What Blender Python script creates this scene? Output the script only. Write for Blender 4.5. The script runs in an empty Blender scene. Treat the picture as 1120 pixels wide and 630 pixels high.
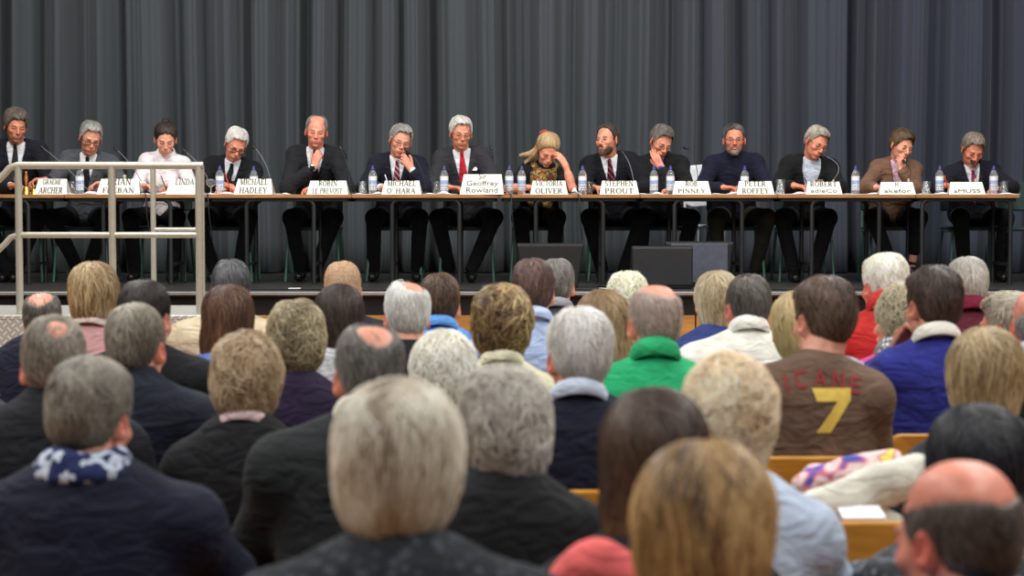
import bpy, math, random
import numpy as np
from mathutils import Vector, Matrix

C = bpy.context.scene.collection
PI = math.pi
RNG = np.random.default_rng(7)
random.seed(7)

# ------------------------------------------------------------------ camera
FPX = 2025.0
CAM = np.array([0.0, 0.0, 1.54])
PITCH = math.atan(94.0 / FPX)
cd, sd = math.cos(PITCH), math.sin(PITCH)

def P(px, py, Y):
    """world point seen at pixel (px, py) at world depth Y"""
    u = (px - 560.0) / FPX
    v = -(py - 315.0) / FPX
    dx, dy, dz = u, cd + v * sd, -sd + v * cd
    t = Y / dy
    return np.array([dx * t, Y, CAM[2] + dz * t])

cam_d = bpy.data.cameras.new('camera')
cam = bpy.data.objects.new('camera', cam_d)
C.objects.link(cam)
cam.location = CAM
cam.rotation_euler = (PI / 2 - PITCH, 0, 0)
cam_d.sensor_width = 36.0
cam_d.lens = 36.0 * FPX / 1120.0
cam_d.clip_end = 100
cam_d.dof.use_dof = True
cam_d.dof.focus_distance = 14.7
cam_d.dof.aperture_fstop = 4.2
bpy.context.scene.camera = cam

# ------------------------------------------------------------------ materials
MATS = {}

def srgb(r, g, b):
    f = lambda c: (c / 255.0) / 12.92 if c / 255.0 <= 0.04045 else (((c / 255.0) + 0.055) / 1.055) ** 2.4
    return (f(r), f(g), f(b))

def newmat(name):
    m = bpy.data.materials.new(name)
    m.use_nodes = True
    nt = m.node_tree
    b = nt.nodes['Principled BSDF']
    return m, nt, b

def plain(name, col, rough=0.6, metal=0.0, var=0.12, scale=30.0, bump=0.0, bscale=200.0, spec=0.5, trans=0.0, ior=1.45, sheen=0.0, coat=0.0):
    """principled material with slight procedural variation of its colour and optional fine bump"""
    if name in MATS: return MATS[name]
    m, nt, b = newmat(name)
    N, L = nt.nodes, nt.links
    tc = N.new('ShaderNodeTexCoord')
    nz = N.new('ShaderNodeTexNoise'); nz.inputs['Scale'].default_value = scale; nz.inputs['Detail'].default_value = 3
    L.new(tc.outputs['Object'], nz.inputs['Vector'])
    rp = N.new('ShaderNodeValToRGB')
    c0 = tuple(max(0, c * (1 - var)) for c in col) + (1,)
    c1 = tuple(min(1, c * (1 + var)) for c in col) + (1,)
    rp.color_ramp.elements[0].color = c0; rp.color_ramp.elements[0].position = 0.3
    rp.color_ramp.elements[1].color = c1; rp.color_ramp.elements[1].position = 0.7
    L.new(nz.outputs['Fac'], rp.inputs['Fac'])
    L.new(rp.outputs['Color'], b.inputs['Base Color'])
    b.inputs['Roughness'].default_value = rough
    b.inputs['Metallic'].default_value = metal
    b.inputs['Specular IOR Level'].default_value = spec
    b.inputs['Transmission Weight'].default_value = trans
    b.inputs['IOR'].default_value = ior
    b.inputs['Sheen Weight'].default_value = sheen
    b.inputs['Coat Weight'].default_value = coat
    if bump > 0:
        n2 = N.new('ShaderNodeTexNoise'); n2.inputs['Scale'].default_value = bscale; n2.inputs['Detail'].default_value = 2
        L.new(tc.outputs['Object'], n2.inputs['Vector'])
        bp = N.new('ShaderNodeBump'); bp.inputs['Strength'].default_value = bump; bp.inputs['Distance'].default_value = 0.01
        L.new(n2.outputs['Fac'], bp.inputs['Height']); L.new(bp.outputs['Normal'], b.inputs['Normal'])
    MATS[name] = m
    return m

def cloth(col, kind='plain', rough=0.85):
    """woven cloth of a given colour; wrinkle bump; spec low"""
    key = 'cloth_%s_%02x%02x%02x' % (kind, *[int(c) for c in col])
    if key in MATS: return MATS[key]
    m, nt, b = newmat(key)
    N, L = nt.nodes, nt.links
    tc = N.new('ShaderNodeTexCoord')
    lin = srgb(*col)
    if kind in ('plain', 'quilt') and max(col) < 72: lin = tuple(c * .62 for c in lin)
    b.inputs['Roughness'].default_value = rough
    b.inputs['Specular IOR Level'].default_value = 0.25
    b.inputs['Sheen Weight'].default_value = 0.04
    def rgb(c, f=1.0): return tuple(min(1, x * f) for x in c) + (1,)
    rp = N.new('ShaderNodeValToRGB')
    if kind == 'plain':
        nz = N.new('ShaderNodeTexNoise'); nz.inputs['Scale'].default_value = 14; nz.inputs['Detail'].default_value = 5
        L.new(tc.outputs['Object'], nz.inputs['Vector']); L.new(nz.outputs['Fac'], rp.inputs['Fac'])
        rp.color_ramp.elements[0].color = rgb(lin, .85); rp.color_ramp.elements[1].color = rgb(lin, 1.15)
        rp.color_ramp.elements[0].position = .35; rp.color_ramp.elements[1].position = .65
    elif kind == 'quilt':
        wv = N.new('ShaderNodeTexWave'); wv.bands_direction = 'Z'; wv.inputs['Scale'].default_value = 8; wv.inputs['Distortion'].default_value = .6
        L.new(tc.outputs['Object'], wv.inputs['Vector']); L.new(wv.outputs['Fac'], rp.inputs['Fac'])
        rp.color_ramp.elements[0].color = rgb(lin, .8); rp.color_ramp.elements[1].color = rgb(lin, 1.1)
    elif kind == 'speckle':
        vz = N.new('ShaderNodeTexVoronoi'); vz.inputs['Scale'].default_value = 45
        L.new(tc.outputs['Object'], vz.inputs['Vector']); L.new(vz.outputs['Distance'], rp.inputs['Fac'])
        rp.color_ramp.elements[0].color = rgb(lin, 2.6); rp.color_ramp.elements[1].color = rgb(lin, .6)
        rp.color_ramp.elements[0].position = .15; rp.color_ramp.elements[1].position = .45
    elif kind == 'navyflower':
        vz = N.new('ShaderNodeTexNoise'); vz.inputs['Scale'].default_value = 38; vz.inputs['Detail'].default_value = 1
        L.new(tc.outputs['Object'], vz.inputs['Vector']); L.new(vz.outputs['Fac'], rp.inputs['Fac'])
        rp.color_ramp.interpolation = 'CONSTANT'
        rp.color_ramp.elements[0].color = (*srgb(32, 40, 84), 1); rp.color_ramp.elements[1].color = (*srgb(190, 200, 215), 1)
        rp.color_ramp.elements[1].position = .52
    elif kind == 'scarf':
        wv = N.new('ShaderNodeTexNoise'); wv.inputs['Scale'].default_value = 22; wv.inputs['Detail'].default_value = 2
        L.new(tc.outputs['Object'], wv.inputs['Vector']); L.new(wv.outputs['Fac'], rp.inputs['Fac'])
        e = rp.color_ramp.elements
        e[0].position = .3; e[0].color = (*srgb(140, 40, 30), 1); e[1].position = .7; e[1].color = (*srgb(160, 140, 80), 1)
        for pos, c in ((.42, (58, 66, 48)), (.5, (176, 150, 84)), (.57, (60, 44, 30)), (.63, (170, 80, 40))):
            k = e.new(pos); k.color = (*srgb(*c), 1)
    elif kind == 'floral':
        wv = N.new('ShaderNodeTexNoise'); wv.inputs['Scale'].default_value = 26; wv.inputs['Detail'].default_value = 0.3
        L.new(tc.outputs['Object'], wv.inputs['Vector']); L.new(wv.outputs['Fac'], rp.inputs['Fac'])
        e = rp.color_ramp.elements
        e[0].position = .3; e[0].color = (*srgb(70, 90, 170), 1); e[1].position = .72; e[1].color = (*srgb(235, 215, 110), 1)
        for pos, c in ((.38, (225, 120, 150)), (.45, (240, 228, 218)), (.55, (236, 190, 200)), (.6, (240, 232, 222)), (.66, (215, 90, 130))):
            k = e.new(pos); k.color = (*srgb(*c), 1)
    elif kind in ('tie_red', 'tie_dark', 'tie_magenta'):
        wv = N.new('ShaderNodeTexWave'); wv.bands_direction = 'DIAGONAL'; wv.inputs['Scale'].default_value = 14
        L.new(tc.outputs['Object'], wv.inputs['Vector']); L.new(wv.outputs['Fac'], rp.inputs['Fac'])
        rp.color_ramp.interpolation = 'CONSTANT'
        cc = {'tie_red': ((120, 30, 45), (190, 170, 175), (40, 34, 60)), 'tie_dark': ((24, 26, 40), (175, 60, 70), (24, 26, 40)), 'tie_magenta': ((128, 40, 78), (150, 60, 95), (110, 35, 70))}[kind]
        e = rp.color_ramp.elements
        e[0].color = (*srgb(*cc[0]), 1); e[1].position = .82; e[1].color = (*srgb(*cc[1]), 1)
        k = e.new(.6); k.color = (*srgb(*cc[2]), 1)
    L.new(rp.outputs['Color'], b.inputs['Base Color'])
    n2 = N.new('ShaderNodeTexNoise'); n2.inputs['Scale'].default_value = 9; n2.inputs['Detail'].default_value = 3; n2.inputs['Distortion'].default_value = 1.2
    mp = N.new('ShaderNodeMapping'); mp.inputs['Scale'].default_value = (1, 1, 2.2)
    L.new(tc.outputs['Object'], mp.inputs['Vector']); L.new(mp.outputs['Vector'], n2.inputs['Vector'])
    bp = N.new('ShaderNodeBump'); bp.inputs['Strength'].default_value = .55; bp.inputs['Distance'].default_value = 0.03
    L.new(n2.outputs['Fac'], bp.inputs['Height'])
    n3 = N.new('ShaderNodeTexNoise'); n3.inputs['Scale'].default_value = 400
    L.new(tc.outputs['Object'], n3.inputs['Vector'])
    b2 = N.new('ShaderNodeBump'); b2.inputs['Strength'].default_value = .15; b2.inputs['Distance'].default_value = 0.002
    L.new(n3.outputs['Fac'], b2.inputs['Height']); L.new(bp.outputs['Normal'], b2.inputs['Normal'])
    L.new(b2.outputs['Normal'], b.inputs['Normal'])
    MATS[key] = m
    return m

def skin_mat():
    if 'skin' in MATS: return MATS['skin']
    m, nt, b = newmat('skin')
    N, L = nt.nodes, nt.links
    at = N.new('ShaderNodeAttribute'); at.attribute_name = 'Col'
    tc = N.new('ShaderNodeTexCoord')
    nz = N.new('ShaderNodeTexNoise'); nz.inputs['Scale'].default_value = 40; nz.inputs['Detail'].default_value = 4
    L.new(tc.outputs['Object'], nz.inputs['Vector'])
    rp = N.new('ShaderNodeValToRGB'); rp.color_ramp.elements[0].color = (.82, .76, .74, 1); rp.color_ramp.elements[1].color = (1.1, 1.08, 1.06, 1)
    rp.color_ramp.elements[0].position = .3; rp.color_ramp.elements[1].position = .7
    L.new(nz.outputs['Fac'], rp.inputs['Fac'])
    mx = N.new('ShaderNodeMix'); mx.data_type = 'RGBA'; mx.blend_type = 'MULTIPLY'; mx.inputs[0].default_value = 1
    L.new(at.outputs['Color'], mx.inputs[6]); L.new(rp.outputs['Color'], mx.inputs[7])
    L.new(mx.outputs[2], b.inputs['Base Color'])
    b.inputs['Roughness'].default_value = .48
    b.inputs['Specular IOR Level'].default_value = .4
    MATS['skin'] = m
    return m

def hair_mat():
    if 'hair' in MATS: return MATS['hair']
    m, nt, b = newmat('hair')
    N, L = nt.nodes, nt.links
    at = N.new('ShaderNodeAttribute'); at.attribute_name = 'Col'
    L.new(at.outputs['Color'], b.inputs['Base Color'])
    b.inputs['Roughness'].default_value = .5
    b.inputs['Specular IOR Level'].default_value = .35
    MATS['hair'] = m
    return m

# ------------------------------------------------------------------ mesh tools
class MB:
    def __init__(s): s.v = []; s.f = []; s.sm = []; s.mi = []
    def add(s, vs, fs, smooth=False, mi=0):
        o = len(s.v); s.v += [tuple(map(float, p)) for p in vs]
        for f in fs:
            s.f.append(tuple(i + o for i in f)); s.sm.append(smooth); s.mi.append(mi)
    def box(s, c, size, bev=0.0, rz=0.0, R=None, mi=0):
        hx, hy, hz = size[0] / 2, size[1] / 2, size[2] / 2
        if R is None:
            R = np.array([[math.cos(rz), -math.sin(rz), 0], [math.sin(rz), math.cos(rz), 0], [0, 0, 1]])
        b = min(bev, hx * .9, hy * .9, hz * .9)
        vs = []; fs = []
        if b <= 0:
            for x in (-hx, hx):
                for y in (-hy, hy):
                    for z in (-hz, hz): vs.append((x, y, z))
            fs = [(0, 1, 3, 2), (4, 6, 7, 5), (0, 4, 5, 1), (2, 3, 7, 6), (0, 2, 6, 4), (1, 5, 7, 3)]
        else:
            idx = {}
            for sx in (-1, 1):
                for sy in (-1, 1):
                    for sz in (-1, 1):
                        for a in range(3):
                            p = [sx * (hx - b), sy * (hy - b), sz * (hz - b)]
                            p[a] = (sx * hx, sy * hy, sz * hz)[a]
                            idx[(sx, sy, sz, a)] = len(vs); vs.append(p)
            for a in range(3):
                o = [i for i in range(3) if i != a]
                for sa in (-1, 1):
                    q = []
                    for (s1, s2) in ((-1, -1), (1, -1), (1, 1), (-1, 1)):
                        k = [0, 0, 0]; k[a] = sa; k[o[0]] = s1; k[o[1]] = s2
                        q.append(idx[(*k, a)])
                    fs.append(tuple(q))
            for a in range(3):
                o = [i for i in range(3) if i != a]
                for s1 in (-1, 1):
                    for s2 in (-1, 1):
                        q = []
                        for (sa, ax) in ((-1, o[0]), (1, o[0]), (1, o[1]), (-1, o[1])):
                            k = [0, 0, 0]; k[a] = sa; k[o[0]] = s1; k[o[1]] = s2
                            q.append(idx[(*k, ax)])
                        fs.append(tuple(q))
            for sx in (-1, 1):
                for sy in (-1, 1):
                    for sz in (-1, 1): fs.append(tuple(idx[(sx, sy, sz, a)] for a in range(3)))
        vs = (np.array(vs) @ np.array(R).T) + np.array(c)
        s.add(vs, fs, False, mi)
    def tube(s, pts, r, n=8, cap=True, mi=0, closed=False):
        pts = [np.array(p, float) for p in pts]
        m = len(pts)
        rs = r if hasattr(r, '__len__') else [r] * m
        prev = None; rings = []
        for i, p in enumerate(pts):
            if closed: t = pts[(i + 1) % m] - pts[i - 1]
            else: t = pts[min(i + 1, m - 1)] - pts[max(i - 1, 0)]
            t = t / (np.linalg.norm(t) + 1e-12)
            if prev is None:
                a = np.array([0, 0, 1.0]) if abs(t[2]) < .9 else np.array([1.0, 0, 0])
            else: a = prev
            u = a - t * np.dot(a, t); u /= (np.linalg.norm(u) + 1e-12); prev = u
            w = np.cross(t, u)
            rings.append([p + rs[i] * (math.cos(2 * PI * k / n) * u + math.sin(2 * PI * k / n) * w) for k in range(n)])
        vs = [v for rg in rings for v in rg]; fs = []
        for i in range(m if closed else m - 1):
            j = (i + 1) % m
            for k in range(n):
                fs.append((i * n + k, i * n + (k + 1) % n, j * n + (k + 1) % n, j * n + k))
        s.add(vs, fs, True, mi)
        if cap and not closed:
            s.add(rings[0], [tuple(range(n - 1, -1, -1))], False, mi)
            s.add(rings[-1], [tuple(range(n))], False, mi)
    def lathe(s, prof, c=(0, 0, 0), n=20, mi=0, smooth=True, R=None):
        vs = []; fs = []
        for (r, z) in prof:
            for k in range(n):
                vs.append((r * math.cos(2 * PI * k / n), r * math.sin(2 * PI * k / n), z))
        for i in range(len(prof) - 1):
            for k in range(n):
                fs.append((i * n + k, i * n + (k + 1) % n, (i + 1) * n + (k + 1) % n, (i + 1) * n + k))
        vs = np.array(vs)
        if R is not None: vs = vs @ np.array(R).T
        s.add(vs + np.array(c), fs, smooth, mi)
    def prism(s, poly, y0, y1, mi=0, axis='y'):
        """polygon in (x,z) extruded along y"""
        n = len(poly)
        vs = [(x, y0, z) for x, z in poly] + [(x, y1, z) for x, z in poly]
        if axis == 'x': vs = [(y, x, z) for x, y, z in vs]
        fs = [tuple(range(n)), tuple(range(2 * n - 1, n - 1, -1))] + [(i, i + n, (i + 1) % n + n, (i + 1) % n) for i in range(n)]
        s.add(vs, fs, False, mi)
    def build(s, name, mats, parent=None, loc=None, fix=True):
        me = bpy.data.meshes.new(name)
        me.from_pydata(s.v, [], s.f)
        me.polygons.foreach_set('use_smooth', s.sm)
        if not isinstance(mats, (list, tuple)): mats = [mats]
        for m in mats: me.materials.append(m)
        if len(mats) > 1: me.polygons.foreach_set('material_index', s.mi)
        if fix:
            import bmesh
            bm = bmesh.new(); bm.from_mesh(me); bmesh.ops.recalc_face_normals(bm, faces=bm.faces); bm.to_mesh(me); bm.free()
        me.update()
        o = bpy.data.objects.new(name, me); C.objects.link(o)
        if parent is not None: o.parent = parent
        if loc is not None: o.location = loc
        return o

def fastmesh(name, V, F, mats, parent=None, col=None, mi=None):
    """V (n,3); F (m,4) quads or (m,3)"""
    me = bpy.data.meshes.new(name)
    me.vertices.add(len(V)); me.vertices.foreach_set('co', np.asarray(V, np.float32).ravel())
    k = F.shape[1]
    me.loops.add(F.size); me.loops.foreach_set('vertex_index', F.astype(np.int32).ravel())
    me.polygons.add(len(F)); me.polygons.foreach_set('loop_start', np.arange(0, F.size, k, dtype=np.int32))
    me.polygons.foreach_set('use_smooth', np.ones(len(F), bool))
    if not isinstance(mats, (list, tuple)): mats = [mats]
    for m in mats: me.materials.append(m)
    if mi is not None: me.polygons.foreach_set('material_index', np.asarray(mi, np.int32))
    me.update(calc_edges=True)
    if col is not None:
        ca = me.color_attributes.new('Col', 'FLOAT_COLOR', 'POINT')
        c4 = np.ones((len(V), 4), np.float32); c4[:, :3] = col
        ca.data.foreach_set('color', c4.ravel())
    o = bpy.data.objects.new(name, me); C.objects.link(o)
    if parent is not None: o.parent = parent
    return o

def empty(name, loc=(0, 0, 0), rz=0.0):
    o = bpy.data.objects.new(name, None); C.objects.link(o)
    o.location = loc; o.rotation_euler = (0, 0, rz); o.empty_display_size = .1
    return o

def tag(o, label=None, cat=None, group=None, kind=None):
    if label: o['label'] = label
    if cat: o['category'] = cat
    if group: o['group'] = group
    if kind: o['kind'] = kind
    return o

def copy_tree(o, parent=None):
    c = o.copy(); C.objects.link(c)
    if parent is not None: c.parent = parent
    for ch in list(o.children): copy_tree(ch, c)
    return c

# ------------------------------------------------------------------ signed-distance solids
def A(*v): return np.array(v, float)
def unit(v): v = np.asarray(v, float); return v / (np.linalg.norm(v) + 1e-12)

def rotm(ax=0, ay=0, az=0):
    cx, sx, cy, sy, cz, sz = math.cos(ax), math.sin(ax), math.cos(ay), math.sin(ay), math.cos(az), math.sin(az)
    Rx = np.array([[1, 0, 0], [0, cx, -sx], [0, sx, cx]]); Ry = np.array([[cy, 0, sy], [0, 1, 0], [-sy, 0, cy]]); Rz = np.array([[cz, -sz, 0], [sz, cz, 0], [0, 0, 1]])
    return Rz @ Ry @ Rx

class Pr:
    """one primitive: kind, op (u/s/i), blend k"""
    def __init__(s, kind, op, k, **a): s.kind, s.op, s.k, s.a = kind, op, k, a
    def bbox(s):
        a = s.a
        if s.kind == 'rc':
            lo = np.minimum(a['a'] - a['ra'], a['b'] - a['rb']); hi = np.maximum(a['a'] + a['ra'], a['b'] + a['rb'])
        elif s.kind == 'el':
            e = np.sqrt(((a['R'] * a['r'][None, :]) ** 2).sum(1)); lo, hi = a['c'] - e, a['c'] + e
        elif s.kind == 'bx':
            e = (np.abs(a['R']) @ a['h']) + a['rd']; lo, hi = a['c'] - e, a['c'] + e
        else: return None
        return lo, hi
    def d(s, X, Y, Z):
        a = s.a
        if s.kind == 'rc':
            ba = a['b'] - a['a']; L2 = ba @ ba + 1e-12
            px, py, pz = X - a['a'][0], Y - a['a'][1], Z - a['a'][2]
            t = np.clip((px * ba[0] + py * ba[1] + pz * ba[2]) / L2, 0, 1)
            return np.sqrt((px - t * ba[0]) ** 2 + (py - t * ba[1]) ** 2 + (pz - t * ba[2]) ** 2) - (a['ra'] + t * (a['rb'] - a['ra']))
        if s.kind == 'el':
            R, r, c = a['R'], a['r'], a['c']
            px, py, pz = X - c[0], Y - c[1], Z - c[2]
            qx = px * R[0, 0] + py * R[1, 0] + pz * R[2, 0]
            qy = px * R[0, 1] + py * R[1, 1] + pz * R[2, 1]
            qz = px * R[0, 2] + py * R[1, 2] + pz * R[2, 2]
            k0 = np.sqrt((qx / r[0]) ** 2 + (qy / r[1]) ** 2 + (qz / r[2]) ** 2)
            k1 = np.sqrt((qx / r[0] ** 2) ** 2 + (qy / r[1] ** 2) ** 2 + (qz / r[2] ** 2) ** 2) + 1e-9
            return k0 * (k0 - 1) / k1
        if s.kind == 'bx':
            R, h, c = a['R'], a['h'], a['c']
            px, py, pz = X - c[0], Y - c[1], Z - c[2]
            qx = np.abs(px * R[0, 0] + py * R[1, 0] + pz * R[2, 0]) - h[0]
            qy = np.abs(px * R[0, 1] + py * R[1, 1] + pz * R[2, 1]) - h[1]
            qz = np.abs(px * R[0, 2] + py * R[1, 2] + pz * R[2, 2]) - h[2]
            return np.sqrt(np.maximum(qx, 0) ** 2 + np.maximum(qy, 0) ** 2 + np.maximum(qz, 0) ** 2) + np.minimum(np.maximum(np.maximum(qx, qy), qz), 0) - a['rd']
        return a['f'](X, Y, Z)

def rc(a, b, ra, rb=None, k=.02, op='u'): return Pr('rc', op, k, a=np.asarray(a, float), b=np.asarray(b, float), ra=ra, rb=ra if rb is None else rb)
def el(c, r, R=None, k=.02, op='u'): return Pr('el', op, k, c=np.asarray(c, float), r=np.asarray(r, float), R=np.eye(3) if R is None else R)
def bx(c, h, R=None, rd=.005, k=.01, op='u'): return Pr('bx', op, k, c=np.asarray(c, float), h=np.asarray(h, float), R=np.eye(3) if R is None else R, rd=rd)
def fn(f, op='i', k=.0): return Pr('fn', op, k, f=f)

def combine(F, D, op, k):
    if op == 'u':
        if k <= 0: return np.minimum(F, D)
        h = np.maximum(k - np.abs(F - D), 0) / k
        return np.minimum(F, D) - h * h * k * .25
    if op == 's': D = -D
    if k <= 0: return np.maximum(F, D)
    h = np.maximum(k - np.abs(F - D), 0) / k
    return np.maximum(F, D) + h * h * k * .25

def evalp(prims, Pts):
    X, Y, Z = Pts[:, 0], Pts[:, 1], Pts[:, 2]
    F = np.full(len(Pts), .08)
    for p in prims: F = combine(F, p.d(X, Y, Z), p.op, p.k)
    return F

def gradp(prims, Pts, e=.002):
    g = np.empty_like(Pts)
    for i in range(3):
        q = Pts.copy(); q[:, i] += e; r = Pts.copy(); r[:, i] -= e
        g[:, i] = evalp(prims, q) - evalp(prims, r)
    return g / (np.linalg.norm(g, axis=1, keepdims=True) + 1e-9)

def mesh_sdf(prims, h, pad=.02, lo=None, hi=None):
    if lo is None:
        bb = [p.bbox() for p in prims if p.op == 'u' and p.bbox() is not None]
        lo = np.min([b[0] for b in bb], 0) - pad; hi = np.max([b[1] for b in bb], 0) + pad
    n = np.ceil((hi - lo) / h).astype(int) + 2
    F = np.full(n, .08, np.float32)
    ax = [lo[i] + h * np.arange(n[i]) for i in range(3)]
    for p in prims:
        bb = p.bbox() if p.op != 'i' else None
        if bb is None: sl = [slice(0, n[i]) for i in range(3)]
        else:
            m = p.k + 3 * h + .01
            i0 = np.clip(np.floor((bb[0] - m - lo) / h).astype(int), 0, n); i1 = np.clip(np.ceil((bb[1] + m - lo) / h).astype(int) + 1, 0, n)
            if (i1 <= i0).any(): continue
            sl = [slice(i0[i], i1[i]) for i in range(3)]
        X = ax[0][sl[0]][:, None, None]; Y = ax[1][sl[1]][None, :, None]; Z = ax[2][sl[2]][None, None, :]
        sub = F[sl[0], sl[1], sl[2]]
        F[sl[0], sl[1], sl[2]] = combine(sub, p.d(X, Y, Z), p.op, p.k)
    F[0], F[-1], F[:, 0], F[:, -1], F[:, :, 0], F[:, :, -1] = (.05,) * 6
    return surfnets(F, lo, h)

def surfnets(F, lo, h):
    S = F < 0
    c = S[:-1, :-1, :-1].astype(np.int8)
    cnt = np.zeros_like(c)
    for i in (0, 1):
        for j in (0, 1):
            for k in (0, 1):
                cnt += S[i:F.shape[0] - 1 + i, j:F.shape[1] - 1 + j, k:F.shape[2] - 1 + k]
    act = (cnt > 0) & (cnt < 8)
    I = np.argwhere(act)
    idx = np.full(act.shape, -1, np.int32); idx[act] = np.arange(len(I))
    pos = np.zeros((len(I), 3)); w = np.zeros(len(I))
    for a in range(3):
        o1, o2 = [x for x in range(3) if x != a]
        for s1 in (0, 1):
            for s2 in (0, 1):
                q0 = I.copy(); q0[:, o1] += s1; q0[:, o2] += s2
                q1 = q0.copy(); q1[:, a] += 1
                f0 = F[tuple(q0.T)]; f1 = F[tuple(q1.T)]
                m = (f0 < 0) != (f1 < 0)
                t = f0[m] / (f0[m] - f1[m])
                p = q0[m].astype(float); p[:, a] += t
                pos[m] += p; w[m] += 1
    pos /= w[:, None]
    V = lo + h * pos
    faces = []
    for a in range(3):
        o1, o2 = [(1, 2), (2, 0), (0, 1)][a]
        sl0 = [slice(None)] * 3; sl1 = [slice(None)] * 3; sl0[a] = slice(0, -1); sl1[a] = slice(1, None)
        s0, s1 = S[tuple(sl0)], S[tuple(sl1)]
        E = np.argwhere(s0 != s1)
        ok = (E[:, o1] > 0) & (E[:, o2] > 0) & (E[:, o1] < F.shape[o1] - 1) & (E[:, o2] < F.shape[o2] - 1)
        E = E[ok]
        ins = s0[tuple(E.T)]
        def cell(d1, d2):
            q = E.copy(); q[:, o1] -= d1; q[:, o2] -= d2
            return idx[tuple(q.T)]
        Q = np.stack([cell(1, 1), cell(0, 1), cell(0, 0), cell(1, 0)], 1)
        Q[~ins] = Q[~ins][:, ::-1]
        faces.append(Q)
    Fq = np.concatenate(faces)
    Fq = Fq[(Fq >= 0).all(1)]
    return V, Fq

def smooth_verts(V, F, it=1, lam=.5):
    for _ in range(it):
        acc = np.zeros_like(V); c = np.zeros(len(V))
        for a, b in ((0, 1), (1, 2), (2, 3), (3, 0)):
            np.add.at(acc, F[:, a], V[F[:, b]]); np.add.at(c, F[:, a], 1)
            np.add.at(acc, F[:, b], V[F[:, a]]); np.add.at(c, F[:, b], 1)
        V = V + lam * (acc / np.maximum(c, 1)[:, None] - V)
    return V

def fbm(Pts, scale, seed=0, oct=3):
    """cheap smooth noise: sums of randomly oriented sines"""
    r = np.random.default_rng(seed)
    out = np.zeros(len(Pts)); amp = 1.0
    for o in range(oct):
        for _ in range(4):
            d = r.normal(size=3); d /= np.linalg.norm(d)
            out += amp * np.sin(Pts @ d * scale * (1.9 ** o) * r.uniform(.7, 1.3) + r.uniform(0, 6.28))
        amp *= .5
    return out / 5.0

# ------------------------------------------------------------------ people
CR_C, CR_R = A(0, .012, .028), A(.074, .094, .092)

def mix(a, b, t): return a * (1 - t) + b * t
def sstep(x, a, b):
    t = np.clip((x - a) / (b - a), 0, 1); return t * t * (3 - 2 * t)

def head_prims(sp):
    f = sp.get('face_w', 1.0); fem = sp.get('fem', False)
    j = .047 if fem else .053
    p = [el(CR_C, CR_R * A(f, 1, 1), k=.02), el((-.030 * f, .030, .050), (.044 * f, .062, .058), k=.03), el((.030 * f, .030, .050), (.044 * f, .062, .058), k=.03),
         el((0, -.032, -.018), (.061 * f, .058, .074), k=.03),
         el((0, -.034, -.068), (j * f, .050, .046), k=.028),
         el((0, -.076, -.100), (.021, .016, .015), k=.022)]
    for s in (-1, 1):
        p += [el((s * .042 * f, -.062, -.024), (.021, .022, .017), k=.02)]
    p += [rc((-.034, -.083, .019), (.034, -.083, .019), .0085, k=.014),
          el((0, -.083, -.064), (.032, .018, .021), k=.016)]
    for s in (-1, 1):
        p += [el((s * .031, -.101, .002), (.018, .015, .0125), k=.012, op='s'),
              el((s * .031, -.0785, .001), (.0135, .0125, .0115), k=.003)]
    p += [rc((0, -.089, .010), (0, -.113, -.030), .0075, .0115, k=.012)]
    for s in (-1, 1): p += [el((s * .012, -.101, -.035), (.0085, .010, .0075), k=.007)]
    p += [el((0, -.098, -.059), (.024, .009, .0052), k=.004), el((0, -.0965, -.069), (.020, .010, .0065), k=.004),
          bx((0, -.110, -.0640), (.022, .006, .0002), rd=.0006, k=.003, op='s')]
    for s in (-1, 1):
        R = rotm(ax=-.2, az=s * .35)
        x = s * (.0765 * f + .003)
        p += [el((x, .010, -.008), (.0085, .021, .035), rotm(ax=-.2, az=s * .55), k=.006), el((x + s * .008, .006, -.006), (.0045, .010, .018), R, k=.004, op='s')]
    return p

HL = {  # front-to-nape hairline height as a function of y (head-local)
    'short': ([-.11, -.078, -.062, -.045, -.030, -.012, .004, .022, .036, .060, .12], [.100, .086, .070, .038, .000, -.010, .030, .022, -.030, -.062, -.066]),
    'high': ([-.11, -.070, -.050, -.036, -.024, -.010, .004, .022, .036, .060, .12], [.11, .092, .078, .040, -.010, -.018, .020, .016, -.035, -.062, -.066]),
    'low': ([-.11, -.085, -.070, -.055, -.040, -.012, .004, .022, .036, .060, .12], [.084, .074, .056, .025, -.012, -.020, .010, .004, -.045, -.085, -.09]),
    'ring': ([-.11, -.050, -.035, -.024, -.010, .004, .022, .036, .060, .12], [.2, .15, .050, -.010, -.018, .020, .016, -.035, -.062, -.066]),
}

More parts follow.
